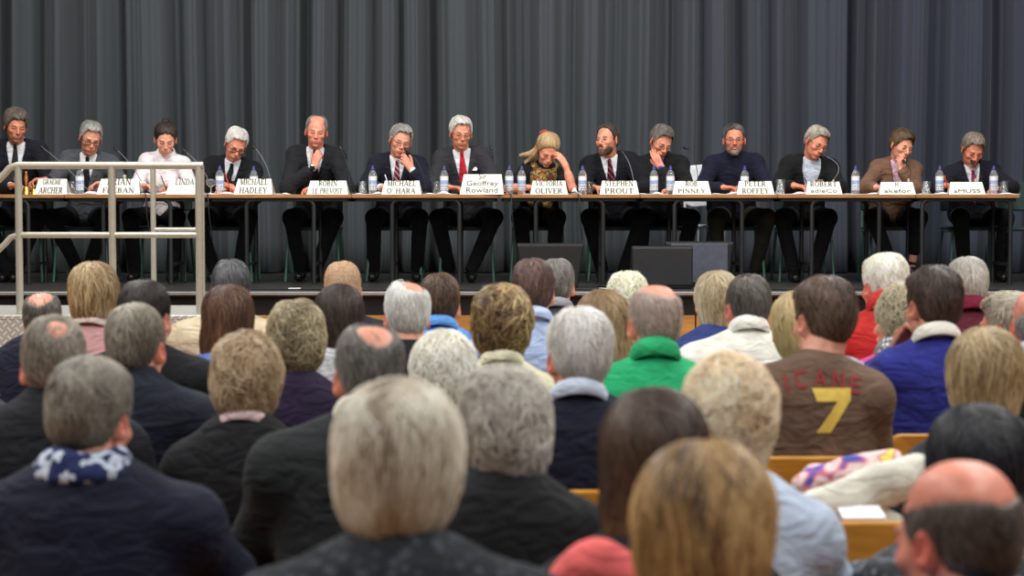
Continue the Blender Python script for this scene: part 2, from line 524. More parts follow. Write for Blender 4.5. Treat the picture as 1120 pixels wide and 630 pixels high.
def hair_solid(sp):
    """(cap prims, mask prims, options) in head-local space"""
    st = sp['hair']; fw = sp.get('face_w', 1.0)
    t = sp.get('hair_t', {'short': .009, 'full': .015, 'crop': .005, 'bald': .008, 'bob': .022, 'curly': .024, 'long': .020, 'pony': .013, 'bun': .010, 'fluffy': .028}.get(st, .01))
    R = CR_R * A(fw, 1, 1) + t * A(.4 if st in ('short', 'full', 'crop', 'bald', 'bun', 'pony') else 1, 1, 1)
    cap = [el(CR_C + A(0, .004, t * .1), R, k=.02)] + [el((sx_ * .030 * fw, .032, .050), A(.044 * fw, .062, .058) + t * A(.5 if st in ('short', 'full', 'crop', 'bald') else .8, 1, .9), k=.03) for sx_ in (-1, 1)]
    line = 'short'; o = dict(L=.045, w=.0032, curl=0, n=1300, g=.35)
    if st in ('short', 'crop', 'full'):
        cap += [el((0, .052, -.005), (.058 * fw + t * .25, .050 + t * .5, .062), k=.03)]
        if st == 'full':
            o.update(L=.06, n=1500, w=.0038)
            cap += [el((0, -.045, .088), (.05, .04, sp.get('quiff', .022) + t * .4), k=.03)]
        if st == 'crop': o.update(L=.018, n=1800, w=.0024)
    elif st == 'bald':
        cap += [el((0, .052, -.005), (.060 * fw + t * .5, .050 + t * .5, .062), k=.03)]
        o.update(L=.03, n=1100, w=.0028)
    elif st in ('bob', 'curly', 'fluffy'):
        line = None
        z0 = sp.get('hair_len', -.10)
        cap += [el((0, .040, z0 * .40), (.066 * fw + t * .45, .062 + t * .6, .055 + abs(z0) * .45), k=.05)]
        if st == 'curly': o.update(L=.05, curl=.006, n=1700, w=.0045, g=.3)
        elif st == 'fluffy': o.update(L=.055, curl=.004, n=1800, w=.0042, g=.4)
        else: o.update(L=.09, n=2000, w=.0036, g=.9)
    elif st == 'long':
        line = None
        z0 = sp.get('hair_len', -.24)
        cap += [el((0, .04, -.05), (.082, .075, .10), k=.04), rc((-.042, .05, -.06), (-.050, .065, z0), .048, .034, k=.03), rc((.042, .05, -.06), (.050, .065, z0), .048, .034, k=.03), rc((0, .06, -.06), (0, .075, z0 - .01), .05, .036, k=.03)]
        o.update(L=.15, n=2300, w=.0038, g=1.2)
    elif st == 'bun':
        line = 'low'
        extra = [el((.0, .080, .110), (.030, .030, .028), k=.008)]; cap += extra
        o.update(L=.06, n=1300, g=0)
    elif st == 'pony':
        line = 'low'
        extra = [rc((0, .10, .075), (.0, .125, .03), .026, .024, k=.015), rc((-.05, .05, .0), (-.095, .02, -.06), .030, .026, k=.02), rc((-.095, .02, -.06), (-.20, .03, -.10), .026, .010, k=.02), rc((-.095, .02, -.06), (-.15, .01, -.15), .022, .008, k=.02)]; cap += extra
        o.update(L=.10, n=1600, g=.6)
    line = sp.get('line', line)
    mask = []
    if st not in ('bun', 'pony'): extra = []
    if line:
        ys, zs = HL[line]; zs = np.array(zs) + sp.get('line_dz', 0); sd0 = sp['seed']; rec = sp.get('recede', 2.2 if not sp.get('fem') else 0)
        mask.append(fn(lambda X, Y, Z: (np.interp(Y, ys, zs) + (Y < -.045) * (rec * np.clip(np.abs(X) - .02, 0, 1) ** 2 * 8 * (np.abs(X) < .055) + .004 * np.sin(X * 170 + sd0)) - Z) * .8, 'i', .022 if st in ('full', 'pony', 'bun') else .012))
    else:
        zb = sp.get('hair_len', -.10 if st != 'long' else -.24) - .03
        mask.append(el((0, -.112, -.035), (.064 * fw, .075, .098), k=.012, op='s'))
        mask.append(el((0, -.06, -.13), (.05, .075, .07), k=.012, op='s'))
        mask.append(fn(lambda X, Y, Z: (zb - Z) + 0 * X + 0 * Y, 'i', .01))
    if st == 'bald':
        b = sp.get('bald', dict(c=(0, -.02, .135), r=(.062, .10, .062)))
        mask.append(el(b['c'], b['r'], k=.022, op='s'))
    mask += extra
    for b in sp.get('thin', []): mask.append(el(b[0], b[1], k=.01, op='s'))
    o.update(sp.get('strand', {}))
    return cap, mask, o

def hair_build(sp, parent, T, near=False, name='hair'):
    cap, mask, o = hair_solid(sp)
    full = cap + mask
    V, F = mesh_sdf(full, .0048, pad=.012)
    seed = sp['seed']
    am = {'curly': .006, 'fluffy': .008, 'full': .004, 'bob': .003, 'long': .003}.get(sp['hair'], .0015)
    FQ = {'curly': 60, 'fluffy': 42}.get(sp['hair'], 38)
    nrm = gradp(cap, V)
    V = V + nrm * (am * fbm(V, FQ, seed))[:, None]
    pal = [np.minimum(np.array(srgb(*c)) * (1.3 if not sp.get('dark') else 1), .9) for c in sp['hc']]
    def colour(Q, r, seed):
        t = np.clip(.5 + .42 * fbm(Q * A(1, 1, .5), 48, seed + 3) + .34 * r, 0, .999) * (len(pal) - 1)
        i = t.astype(int); fr = (t - i)[:, None]
        pa = np.array(pal + [pal[-1]])
        c = pa[i] * (1 - fr) + pa[i + 1] * fr
        if 'parting' in sp:
            x0, wd, dc = sp['parting']
            m_ = np.clip(1.4 - np.abs(Q[:, 0] - x0 + .012 * np.sin(Q[:, 2] * 40)) / wd, 0, 1) * sstep(Q[:, 2], -.02, .06)
            c = mix(c, np.array(srgb(*dc)), (m_ * .85)[:, None])
        if 'grad' in sp:
            z0, z1, dc = sp['grad']; m_ = sstep(-Q[:, 2], -z0, -z1)
            c = mix(c, np.array(srgb(*dc)) * (.8 + .3 * t[:, None] / 2), m_[:, None] * .8)
        return c
    rng = np.random.default_rng(seed)
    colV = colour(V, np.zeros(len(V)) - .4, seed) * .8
    # strands
    ok = (np.abs(evalp(cap, V)) < .012) & (evalp(full, V) < .010)
    ids = np.nonzero(ok)[0]
    n = int(o['n'] * (1.5 if near else 1.0))
    st = rng.choice(ids, n)
    p = V[st] + rng.normal(0, .0015, (n, 3))
    keep = evalp(full, p) < np.where(rng.uniform(0, 1, n) < .5, .004, .009 if sp['hair'] == 'bald' else .004); p = p[keep]; n = len(p)
    if 'sparse' in sp:
        m_ = int(sp['sparse'] * n); dd = rng.normal(size=(m_, 3)); dd[:, 2] = np.abs(dd[:, 2]); dd /= np.linalg.norm(dd, axis=1, keepdims=True)
        e_ = CR_C + dd * (CR_R + .004); e_ = e_[(e_[:, 1] > -.04)]
        full_ = full; p = np.concatenate([p, e_]); n = len(p)
    wh = A(*sp.get('whorl', (.012, .05, .122)))
    K = 6
    L = o['L'] * rng.uniform(.6, 1.25, n)
    off = rng.uniform(.0, .0035, n) + np.clip(fbm(p, 75, seed + 9, 2), 0, 1) * {'short': .003, 'crop': 0, 'bald': .002, 'bun': .002, 'pony': .004}.get(sp['hair'], .007) + (.003 if sp['hair'] in ('curly', 'fluffy') else 0)
    rnd = rng.normal(0, 1, n) * .55
    ph = rng.uniform(0, 6.28, n); fr = rng.uniform(.9, 1.5, n)
    sweep = A(*sp.get('sweep', (0, 0, 0)))
    jit = rng.normal(0, sp.get('mess', .26) + (.5 if o['curl'] else 0), (n, 3))
    path = []; norms = []
    q = p.copy()
    for k in range(K):
        nr = gradp(cap, q)
        dist = evalp(cap, q)
        lift = off * (k / (K - 1)) ** .7 + .001
        q = q - nr * (dist - lift - am * fbm(q, FQ, seed))[:, None] * .9
        path.append(q.copy()); norms.append(nr)
        d = (q - wh); d /= np.linalg.norm(d, axis=1, keepdims=True)
        gz = sstep(-q[:, 2], -.11, .05) * o['g']
        d = d + sweep * np.clip(q[:, 2:3] * 12, 0, 1) + jit
        d[:, 2] -= gz
        d -= nr * (d * nr).sum(1, keepdims=True)
        d /= np.linalg.norm(d, axis=1, keepdims=True) + 1e-9
        if o['curl']:
            sd_ = np.cross(nr, d)
            q = q + (sd_ * np.cos(ph + k * 2.2 * fr)[:, None] + nr * np.sin(ph + k * 2.2 * fr)[:, None] * .6) * o['curl']
        qn = q + d * (L / (K - 1))[:, None]
        if sp['hair'] in ('short', 'crop', 'bald', 'full', 'bun', 'pony'):
            go = evalp(full if 'sparse' not in sp else cap, qn) < (.012 if sp['hair'] == 'full' else .006)
            q = np.where(go[:, None], qn, q + nr * .0008)
        else: q = qn
    path = np.array(path); norms = np.array(norms)           # K,n,3
    tan = np.gradient(path, axis=0); tan /= np.linalg.norm(tan, axis=2, keepdims=True) + 1e-9
    side = np.cross(norms, tan); side /= np.linalg.norm(side, axis=2, keepdims=True) + 1e-9
    wprof = np.array([.55, .9, 1, .9, .65, .15])[:, None, None] * (o['w'] * rng.uniform(.6, 1.2, n) * .5)[None, :, None]
    R3 = np.stack([path + side * wprof, path + norms * wprof * .8, path - side * wprof], 2)   # K,n,3verts,3
    SV = R3.transpose(1, 0, 2, 3).reshape(-1, 3)
    base = (np.arange(n) * K * 3)[:, None]
    fl = []
    for k in range(K - 1):
        for a in range(2):
            fl.append(base + np.array([[k * 3 + a, k * 3 + a + 1, (k + 1) * 3 + a + 1, (k + 1) * 3 + a]]))
    SF = np.concatenate(fl) if fl else np.zeros((0, 4), int)
    sc = colour(p, rnd, seed)
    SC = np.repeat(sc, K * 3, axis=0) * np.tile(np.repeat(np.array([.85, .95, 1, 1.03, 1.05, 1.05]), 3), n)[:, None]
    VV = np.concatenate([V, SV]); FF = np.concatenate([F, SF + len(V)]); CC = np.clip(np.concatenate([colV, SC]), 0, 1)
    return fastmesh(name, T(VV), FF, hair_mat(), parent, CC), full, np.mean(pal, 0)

def hand_prims(W, d, n, side, curl=(.4, .4, .4, .4), s=1.0, spread=.0, thumb=.4, fore=None):
    """hand as skin prims. W wrist, d towards the knuckles, n out of the palm"""
    d = unit(d); n = unit(n - d * np.dot(n, d)); t = np.cross(d, n) * (-1 if side == 'L' else 1)
    W = np.asarray(W, float); p = []
    if fore is not None: p.append(rc(fore, W, .034 * s, .0265 * s, k=.01))
    kn = [(.026, .086), (.008, .090), (-.010, .086), (-.027, .077)]
    seg = [(.042, .025, .021), (.046, .028, .022), (.042, .026, .021), (.033, .021, .018)]
    for i, (a, b) in enumerate(kn):
        K = W + s * (d * b + t * a)
        p.append(rc(W + s * t * a * .5, K, .0155 * s, .0115 * s, k=.014))
        ang = 0; q = K; sp_ = t * (a * 4.5 * spread)
        for jn, ln in enumerate(seg[i]):
            ang += curl[i] * (.9, 1.25, .8)[jn]
            v = unit(d * math.cos(ang) + n * math.sin(ang) + sp_)
            q2 = q + v * ln * s
            r0 = (.0095, .0085, .0078)[jn] * s; r1 = (.0085, .0078, .0068)[jn] * s
            p.append(rc(q, q2, r0, r1, k=.002)); q = q2
    b0 = W + s * (d * .018 + t * .014); b1 = W + s * (d * .048 + t * .040 + n * .012)
    p.append(rc(b0, b1, .017 * s, .0125 * s, k=.012))
    v1 = unit(d * .75 + t * (.6 - .5 * thumb) + n * (.25 + .5 * thumb)); b2 = b1 + v1 * .034 * s
    v2 = unit(d * .9 + t * (.25 - .5 * thumb) + n * (.2 + .4 * thumb)); b3 = b2 + v2 * .027 * s
    p += [rc(b1, b2, .0115 * s, .0098 * s, k=.003), rc(b2, b3, .0098 * s, .008 * s, k=.002)]
    return p

def march(prims, pts, dirv, dist=.5, off=.003, n=28):
    """slide points along dirv until they rest on the solid"""
    q = pts - dirv * dist
    for _ in range(n): q = q + dirv * np.clip(evalp(prims, q) - off, -.05, .08)[:, None] * .9
    return q

def sheet(prims, grid, dirv, off, thick, name, mat, parent, T):
    """grid (m,n,3) of points draped on the solid and given thickness"""
    m, n = grid.shape[:2]
    q = march(prims, grid.reshape(-1, 3), dirv, off=off)
    nr = -dirv[None, :] * np.ones((len(q), 1))
    V = np.concatenate([q, q - nr * thick]); mb = MB(); fs = []
    idx = lambda i, j, k: k * m * n + i * n + j
    for i in range(m - 1):
        for j in range(n - 1):
            fs.append((idx(i, j, 0), idx(i, j + 1, 0), idx(i + 1, j + 1, 0), idx(i + 1, j, 0)))
            fs.append((idx(i, j, 1), idx(i + 1, j, 1), idx(i + 1, j + 1, 1), idx(i, j + 1, 1)))
    for i in range(m - 1):
        for j in (0, n - 1): fs.append((idx(i, j, 0), idx(i + 1, j, 0), idx(i + 1, j, 1), idx(i, j, 1)))
    for j in range(n - 1):
        for i in (0, m - 1): fs.append((idx(i, j, 0), idx(i, j + 1, 0), idx(i, j + 1, 1), idx(i, j, 1)))
    mb.add(T(V), fs, True)
    return mb.build(name, mat, parent)

def collar(N, a, fr, r, h, flare, gap, thick, name, mat, parent, drop=.018, pts=0, open_=0):
    """folded collar round the neck; fr = forward; gap = half opening angle at the front"""
    a = unit(a); fr = unit(fr - a * np.dot(fr, a)); x = np.cross(a, fr)
    m = 30; vs = []; fs = []
    for i in range(m + 1):
        th = gap + (2 * PI - 2 * gap) * i / m
        ct, st = math.cos(th), math.sin(th)
        rad = fr * ct * 1.06 + x * st
        c = N - a * drop * (ct * .5 + .5) * 1.3
        tip = 1.0 + pts * max(0, 1 - min(i, m - i) / 3.5)
        prof = [(r + thick, -.008), (r, h), (r + thick * .8, h + .003), (r + thick + flare * .6, h * .62), (r + thick + flare, -.012 * tip - pts * .0 if pts == 0 else -.012 * tip), (r + thick + flare * .8 - .002, -.014 * tip)]
        for (rr, zz) in prof: vs.append(c + rad * rr + a * zz)
    k = 6
    for i in range(m):
        for j in range(k):
            fs.append((i * k + j, i * k + (j + 1) % k, (i + 1) * k + (j + 1) % k, (i + 1) * k + j))
    fs.append(tuple(range(k))); fs.append(tuple(m * k + q for q in reversed(range(k))))
    mb = MB(); mb.add(vs, fs, True)
    return mb.build(name, mat, parent)

def person(loc, rz, **sp):
    """seated figure, local frame faces -Y, +X is its own left side; origin on the floor below the hips"""
    near = sp.get('near', False); panel = sp.get('panel', False)
    sp.setdefault('seed', int(abs(loc[0] * 131 + loc[1] * 977)) % 9999 + 11)
    rng = np.random.default_rng(sp['seed'])
    fem = sp.get('fem', False); fat = sp.get('fat', 1.0); hs = sp.get('hs', 1.06)
    Hc = A(*sp.get('head', (0, -.04, 1.2)))
    yaw, pit, rol = [math.radians(v) for v in sp.get('rot', (0, 0, 0))]
    # yaw>0 turns to own left(+x); pitch>0 looks down; roll>0 tips towards own left
    Rh = rotm(az=yaw) @ rotm(ax=pit) @ rotm(ay=rol)
    TH = lambda V: (np.asarray(V) * hs) @ Rh.T + Hc
    nb = sp.get('neck')
    if nb is None: nb = Hc + (rotm(az=yaw * .4, ax=pit * .35, ay=rol * .4) @ A(0, .05, -.165)) * hs
    N = A(*nb)
    B = A(0, .02, .56); U = unit(N - B); Ln = np.linalg.norm(N - B)
    ty = math.radians(sp.get('turn', 0))
    X = unit(A(math.cos(ty), math.sin(ty), 0) - U * np.dot(A(math.cos(ty), math.sin(ty), 0), U)); X = X + A(0, 0, sp.get('tilt', 0)); X = unit(X)
    Yb = np.cross(U, X); R = np.stack([X, Yb, U], 1)
    sw = sp.get('sw', .142 if fem else .166); sr = .050 if fem else .056
    shd = sp.get('shz', .085)
    sh = {'L': N + X * sw - U * shd - Yb * sp.get('shf', .0), 'R': N - X * sw - U * shd - Yb * sp.get('shf', .0)}
    lap = {'L': (A(.215, -.07, .74), A(.09, -.30, .66), A(-.5, -.8, -.1), A(0, 0, -1)), 'R': (A(-.215, -.07, .74), A(-.09, -.30, .66), A(.5, -.8, -.1), A(0, 0, -1))}
    arms = {}
    for s_ in 'LR':
        a = sp.get('arm' + s_)
        if a is None: arms[s_] = dict(e=lap[s_][0] * A(fat, 1, 1), w=lap[s_][1], d=lap[s_][2], n=lap[s_][3], curl=(.35,) * 4)
        else: arms[s_] = dict(e=A(*a['e']), w=A(*a['w']), d=A(*a['d']), n=A(*a['n']), curl=a.get('curl', (.4,) * 4), thumb=a.get('thumb', .4), spread=a.get('spread', 0))

    def torso(inf):
        ch = A(.166 if not fem else .148, .116, .19)
        bw = A(.150 * fat, .118 * fat, .17)
        L_ = [el(B + A(0, 0, 0), A(.172 * fat, .130, .115) + inf, k=.05), el(B + U * Ln * .33, bw + inf, R, k=.06),
              el(B + U * Ln * .68, ch * A(fat ** .7, fat ** .5, 1) + inf, R, k=.07),
              rc(sh['L'], sh['R'], sr + inf, k=.05), rc(N - U * .01, sh['L'], .047 + inf, sr + inf, k=.05), rc(N - U * .01, sh['R'], .047 + inf, sr + inf, k=.05)]
        if fem:
            for s_ in (-1, 1): L_.append(el(B + U * Ln * .62 - Yb * .095 + X * s_ * .062, A(.055, .045, .055) + inf, R, k=.035))
        return L_
    def sleeves(inf, frac, w0=.045):
        L_ = []
        for s_ in 'LR':
            e, w = arms[s_]['e'], arms[s_]['w']
            L_.append(rc(sh[s_], e, sr + inf * .8, w0 + inf, k=.04))
            L_.append(rc(e, e + (w - e) * frac, w0 - .002 + inf, (w0 - .002) + (.031 - w0 + .002) * frac + inf, k=.025))
        return L_
    # ---- body: head and neck, hands, core, one mesh
    hp = head_prims(sp)
    Nl = Rh.T @ (N - Hc) / hs
    hp.append(rc((0, .022, -.045), Nl, .050 if fem else .057, (.055 if fem else .064), k=.022))
    for b in sp.get('face_extra', []): hp.append(b)
    Vh, Fh = mesh_sdf(hp, .0036)
    skin = np.array(srgb(*sp.get('skin', (226, 168, 142))))
    col = np.ones((len(Vh), 3)) * skin
    x, y, z = np.abs(Vh[:, 0]), Vh[:, 1], Vh[:, 2]
    red = skin * A(1.02, .66, .64)
    def blot(cx, cy, cz, rr): return np.clip(1 - np.sqrt((x - cx) ** 2 + (y - cy) ** 2 + (z - cz) ** 2) / rr, 0, 1)
    rd = sp.get('ruddy', .45) * (.7 if panel else 1.0)
    t = np.clip(blot(.040, -.075, -.03, .035) * 1.0 + blot(0, -.11, -.03, .024) * 1.1 + blot(.08, .008, -.005, .050) * 1.9, 0, 1) * rd
    col = mix(col, red, t[:, None])
    lip = np.clip(1.6 - np.sqrt((x / .024) ** 2 + ((z + .064) / .011) ** 2) * 1.6, 0, 1) * (y < -.088)
    col = mix(col, skin * A(.85, .48, .48), (lip * .75)[:, None])
    hcm = np.mean([srgb(*c) for c in sp['hc']], 0)
    brow = np.clip(1.8 - 1.8 * np.sqrt(((x - .032) / .019) ** 2 + ((z - .0215 + (x - .03) * .12) / .0055) ** 2), 0, 1) * (y < -.06)
    bc = np.array(srgb(*sp['brow'])) if 'brow' in sp else hcm * .55
    col = mix(col, bc, (brow * .8)[:, None])
    er = np.sqrt(((x - .031) / .0145) ** 2 + ((z + .000) / .0075) ** 2)
    eye = (er < 1) & (y < -.07)
    if sp.get('eyes', 'down') == 'open':
        er2 = np.sqrt(((x - .031) / .011) ** 2 + ((z - .001) / .0042) ** 2)
        col[eye] = skin * .5
        col[(er2 < 1) & (y < -.07)] = (.36, .33, .31)
        ir = np.sqrt((x - .031) ** 2 + (z - .001) ** 2)
        col[(ir < .0055) & (y < -.07)] = (.03, .02, .02)
    else:
        lash = np.clip(1.5 - np.abs(z + .0045 - (x - .031) ** 2 * 12) / .0030, 0, 1) * (np.abs(x - .031) < .016) * (y < -.07)
        col = mix(col, skin * A(.72, .6, .58), (np.clip(1.3 - er, 0, 1))[:, None])
        col = mix(col, A(.04, .025, .02), (lash * .85)[:, None])
    if 'stubble' in sp:
        sb = sstep(-z, .028, .055) * sstep(-y, -.02, .02) * (1 - lip)
        col = mix(col, np.array(srgb(*sp['stubble'][0])), (sb * sp['stubble'][1])[:, None])
    # scalp under the hair
    if sp['hair'] != 'none':
        cap, mask, _ = hair_solid(sp)
        dh = evalp(cap + mask, Vh)
        col = mix(col, hcm * .8 + skin * .1, (sstep(-dh, -.006, .004) * sp.get('scalp', .85))[:, None])
    VV = [TH(Vh)]; FF = [Fh]; CC = [col]
    for s_ in 'LR':
        a = arms[s_]
        if not panel and sp.get('arm' + s_) is None: hh = .009
        else: hh = .0042
        pr = hand_prims(a['w'], a['d'], a['n'], s_, a['curl'], (.9 if fem else 1.0) * sp.get('hand', 1.0), a.get('spread', 0), a.get('thumb', .4), fore=a['w'] + (a['e'] - a['w']) * (.62 if sp.get('bare') else .35))
        if sp.get('bare'): pr.append(rc(a['e'], a['w'] + (a['e'] - a['w']) * .4, .036, .031, k=.02))
        v, f = mesh_sdf(pr, hh)
        c = np.ones((len(v), 3)) * mix(skin, red, .12)
        VV.append(v); FF.append(f); CC.append(c)
    core = torso(-.018) + [rc(sh[s_], arms[s_]['e'], .04, .034, k=.02) for s_ in 'LR'] + [rc(arms[s_]['e'], arms[s_]['w'], .034, .024, k=.02) for s_ in 'LR']
    kr = rng.uniform(-1, 1, 6)
    kn = sp.get('knees', (A(.19 + .05 * kr[0], -.36, .53), A(-.19 + .05 * kr[1], -.36, .53)))
    an = sp.get('ankles', (A(.12 + .09 * kr[2], -.20 + .12 * kr[3], .10), A(-.12 + .09 * kr[4], -.20 + .12 * kr[5], .10)))
    for i, s_ in enumerate((1, -1)):
        core += [rc((s_ * .09, .0, .54), kn[i], .065, .045, k=.03), rc(kn[i], an[i], .044, .032, k=.02)]
    v, f = mesh_sdf(core, .016)
    VV.append(v); FF.append(f); CC.append(np.ones((len(v), 3)) * skin)
    o_ = 0; F2 = []
    for v, f in zip(VV, FF): F2.append(f + o_); o_ += len(v)
    body = fastmesh('person', np.concatenate(VV), np.concatenate(F2), skin_mat(), None, np.concatenate(CC))
    body.location = loc; body.rotation_euler = (0, 0, rz)
    tag(body, sp['label'], 'person', sp.get('group'))
    # ---- hair, beard, glasses
    if sp['hair'] != 'none': hair_build(sp, body, TH, near)
    if 'beard' in sp:
        b = dict(hair='beard', hc=sp['beard'], seed=sp['seed'] + 5)
        capb = [el((0, -.036, -.066), (.060, .058, .052), k=.028), el((0, -.080, -.104), (.028, .022, .026), k=.02), rc((-.022, -.102, -.052), (.022, -.102, -.052), .0065, k=.01)]
        maskb = [fn(lambda X_, Y_, Z_: (Z_ + .038 + np.abs(X_) * -.35 + 0 * Y_), 'i', .004), fn(lambda X_, Y_, Z_: Y_ - .0 + 0 * X_ + 0 * Z_, 'i', .004),
                 el((0, -.112, -.066), (.020, .02, .008), k=.003, op='s'), el((0, -.10, -.03), (.045, .05, .018), k=.01, op='s')]
        if sp.get('goatee'):
            capb = [el((0, -.080, -.098), (.028, .022, .022), k=.02), rc((-.022, -.1005, -.052), (.022, -.1005, -.052), .005, k=.01), rc((-.026, -.095, -.055), (-.022, -.088, -.09), .006, k=.01), rc((.026, -.095, -.055), (.022, -.088, -.09), .006, k=.01)]
            maskb = [el((0, -.112, -.066), (.020, .02, .008), k=.003, op='s')]
        hs_backup = globals()['hair_solid']
        globals()['hair_solid'] = lambda s__: (capb, maskb, dict(L=.016, w=.0026, curl=0, n=700, g=.8))
        b['whorl'] = (0, -.05, .06)
        hair_build(b, body, TH, False, 'beard')
        globals()['hair_solid'] = hs_backup
    if 'glasses' in sp:
        g = MB(); gr = sp.get('glass_r', .0016)
        for s_ in (-1, 1):
            pts = [(s_ * .032 + .0235 * math.cos(t_), -.1035 + abs(.0235 * math.cos(t_) * s_ + .032) * .10, -.004 + .0165 * math.sin(t_)) for t_ in np.linspace(0, 2 * PI, 20, endpoint=False)]
            g.tube(TH(pts), gr, 6, closed=True)
            g.tube(TH([(s_ * .055, -.098, .004), (s_ * .071, -.075, .006), (s_ * .080, -.01, .010), (s_ * .083, .012, -.004)]), gr, 6)
        g.tube(TH([(-.009, -.107, .0), (0, -.110, .003), (.009, -.107, .0)]), gr, 6)
        g.build('glasses', sp['glasses'], body)
    # ---- clothes
    kind = sp.get('wear', 'jumper'); cc = sp.get('cloth', (40, 44, 60)); h = .0085 if (panel or near) else .0105
    frac = {'suit': .86, 'shirt': .93, 'blazer': .84, 'jumper': .92, 'top': .9}.get(kind, .9)
    frac = sp.get('frac', frac)
    inf = {'suit': .018, 'blazer': .016, 'jumper': .014, 'shirt': .010, 'top': .008, 'coat': .024}.get(kind, .014)
    inf += sp.get('inf', 0)
    fwd = -Yb
    def cloth_obj(prims, name, mat, amp=.0035, sc=22, h=h):
        V, F = mesh_sdf(prims, h)
        q = V * A(1, 1, 1.8)
        V = V + gradp(prims, V, .006) * (amp * fbm(q, sc, sp['seed'] + 1, 2))[:, None]
        return fastmesh(name, V, F, mat, body)
    outer = torso(inf)
    if sp.get('bare'): slv = [rc(sh[s_], sh[s_] + (arms[s_]['e'] - sh[s_]) * .9, sr + inf, .046 + inf, k=.04) for s_ in 'LR']
    else: slv = sleeves(inf, frac)
    if kind not in ('suit', 'blazer'): outer += slv
    tmask = []
    if kind in ('suit', 'blazer'):
        O = B + U * Ln * .34
        slope = sp.get('vslope', .20)
        def vee(X_, Y_, Z_, e=0.0):
            px, py, pz = X_ - O[0], Y_ - O[1], Z_ - O[2]
            uu = px * U[0] + py * U[1] + pz * U[2]; xx = px * X[0] + py * X[1] + pz * X[2]; ff = px * fwd[0] + py * fwd[1] + pz * fwd[2]
            return uu, xx, ff
        def wedge(X_, Y_, Z_):
            uu, xx, ff = vee(X_, Y_, Z_); w = np.minimum(slope * uu, .075)
            return np.maximum((np.abs(xx) - w) * .95, .03 - ff)
        tp = torso(inf + .006)
        def lapel(X_, Y_, Z_):
            uu, xx, ff = vee(X_, Y_, Z_); w = np.minimum(slope * uu, .075)
            D = tp[0].d(X_, Y_, Z_)
            for q in tp[1:]: D = combine(D, q.d(X_, Y_, Z_), q.op, q.k)
            band = np.maximum(w - np.abs(xx), np.abs(xx) - w - np.clip(uu * .22, .004, .05))
            return np.maximum(np.maximum(D, band), np.maximum(.03 - ff, uu - Ln * .56))
        jk = outer + [fn(lapel, 'u', 0), fn(wedge, 's', .003)] + slv
        cloth_obj(jk, 'jacket', cloth(cc, sp.get('weave', 'plain')), .0025)
        shp = torso(.004 if not fem else .002) + sleeves(.000, .965, .040)
        cloth_obj(shp, 'shirt', cloth(sp.get('shirt', (225, 228, 235)), rough=.7), .0015, h=.0095)
        collar(N + U * .012, unit(Hc - N), fwd,   .058 if fem else .066, .030, .016, .30, .004, 'collar', cloth(sp.get('shirt', (225, 228, 235)), rough=.7), body, drop=.03, pts=.8)
        collar(N - U * .004, unit(U * .9 + unit(Hc - N) * .4), fwd, .080, .020, .026, .95, .006, 'jacket_collar', cloth(cc, sp.get('weave', 'plain')), body, drop=.05)
        if 'tie' in sp:
            nk = 14; top = N + fwd * .05 + U * .0
            g = np.zeros((nk, 4, 3))
            for i in range(nk):
                t_ = i / (nk - 1); c = top - U * (t_ * Ln * (.68 if not sp.get('long_tie') else .92)); w = (.013 + .03 * min(1, t_ * 1.6)) if i > 0 else .012
                for j in range(4): g[i, j] = c + X * (w * (j / 3 - .5) * 2)
            sheet(shp, g, Yb, .008, .005, 'tie', cloth(sp.get('tie_c', (160, 30, 40)), sp['tie']), body, lambda v: v)
            mb = MB(); kc = march(shp, (top + U * .004)[None], Yb, off=.012)[0]
            mb.box(kc, (.030, .022, .034), .007, R=R); mb.build('tie_knot', cloth(sp.get('tie_c', (160, 30, 40)), sp['tie']), body)
        if 'pocket' in sp:
            c = O + U * .235 + X * .098; q = march(jk, c[None], Yb, off=.012)[0]
            mb = MB()
            if sp['pocket'] == 'hanky': mb.prism([(-.022, -.012), (.016, -.014), (.024, .002), (.008, .02), (-.006, .010)], -.004, .004)
            else: mb.lathe([(0, -.003), (.009, -.003), (.009, .002), (0, .004)], n=12, R=rotm(ax=PI / 2))
            mb.v = [tuple(np.array(p_) + q) for p_ in mb.v]
            mb.build('pocket_square' if sp['pocket'] == 'hanky' else 'lapel_pin', cloth((240, 240, 240)), body)
        if 'badge' in sp:
            q = march(jk, (O + U * .15 + X * .035)[None], Yb, off=.014)[0]
            mb = MB(); mb.box(q, (.055, .004, .038), .001, mi=0); mb.box(q + A(0, -.003, .008), (.05, .002, .012), .0005, mi=1)
            mb.build('name_badge', [plain('badge_white', (.8, .8, .8)), plain('badge_red', srgb(190, 60, 60))], body)
    else:
        mats = cloth(cc, sp.get('weave', 'plain'))
        if sp.get('hood'):
            for t_ in np.linspace(-1.15, 1.15, 9):
                c = N + U * (.015 - .03 * math.cos(t_) * .2) + (Yb * math.cos(t_) * .085 + X * math.sin(t_) * .1)
                outer.append(el(c, (.034, .034, .030), k=.03))
        if sp.get('highneck'):
            a_ = unit(Hc - N)
            outer.append(rc(N, N + a_ * .055, .072, .066, k=.03))
        nm = {'shirt': 'shirt', 'jumper': 'jumper', 'top': 'top', 'coat': 'coat'}.get(kind, 'jumper')
        cloth_obj(outer, nm, mats, sp.get('wr', .004))
        if 'collar' in sp:
            collar(N + U * sp.get('collar_up', .038 if kind != 'coat' else .056), unit(Hc - N), fwd, .060 if fem else .067, sp.get('collar_h', .030), sp.get('collar_f', .010), .5 if kind != 'coat' else .8, .005, 'collar', cloth(sp['collar'], sp.get('collar_weave', 'plain'), rough=.75), body, drop=.02, pts=.6)
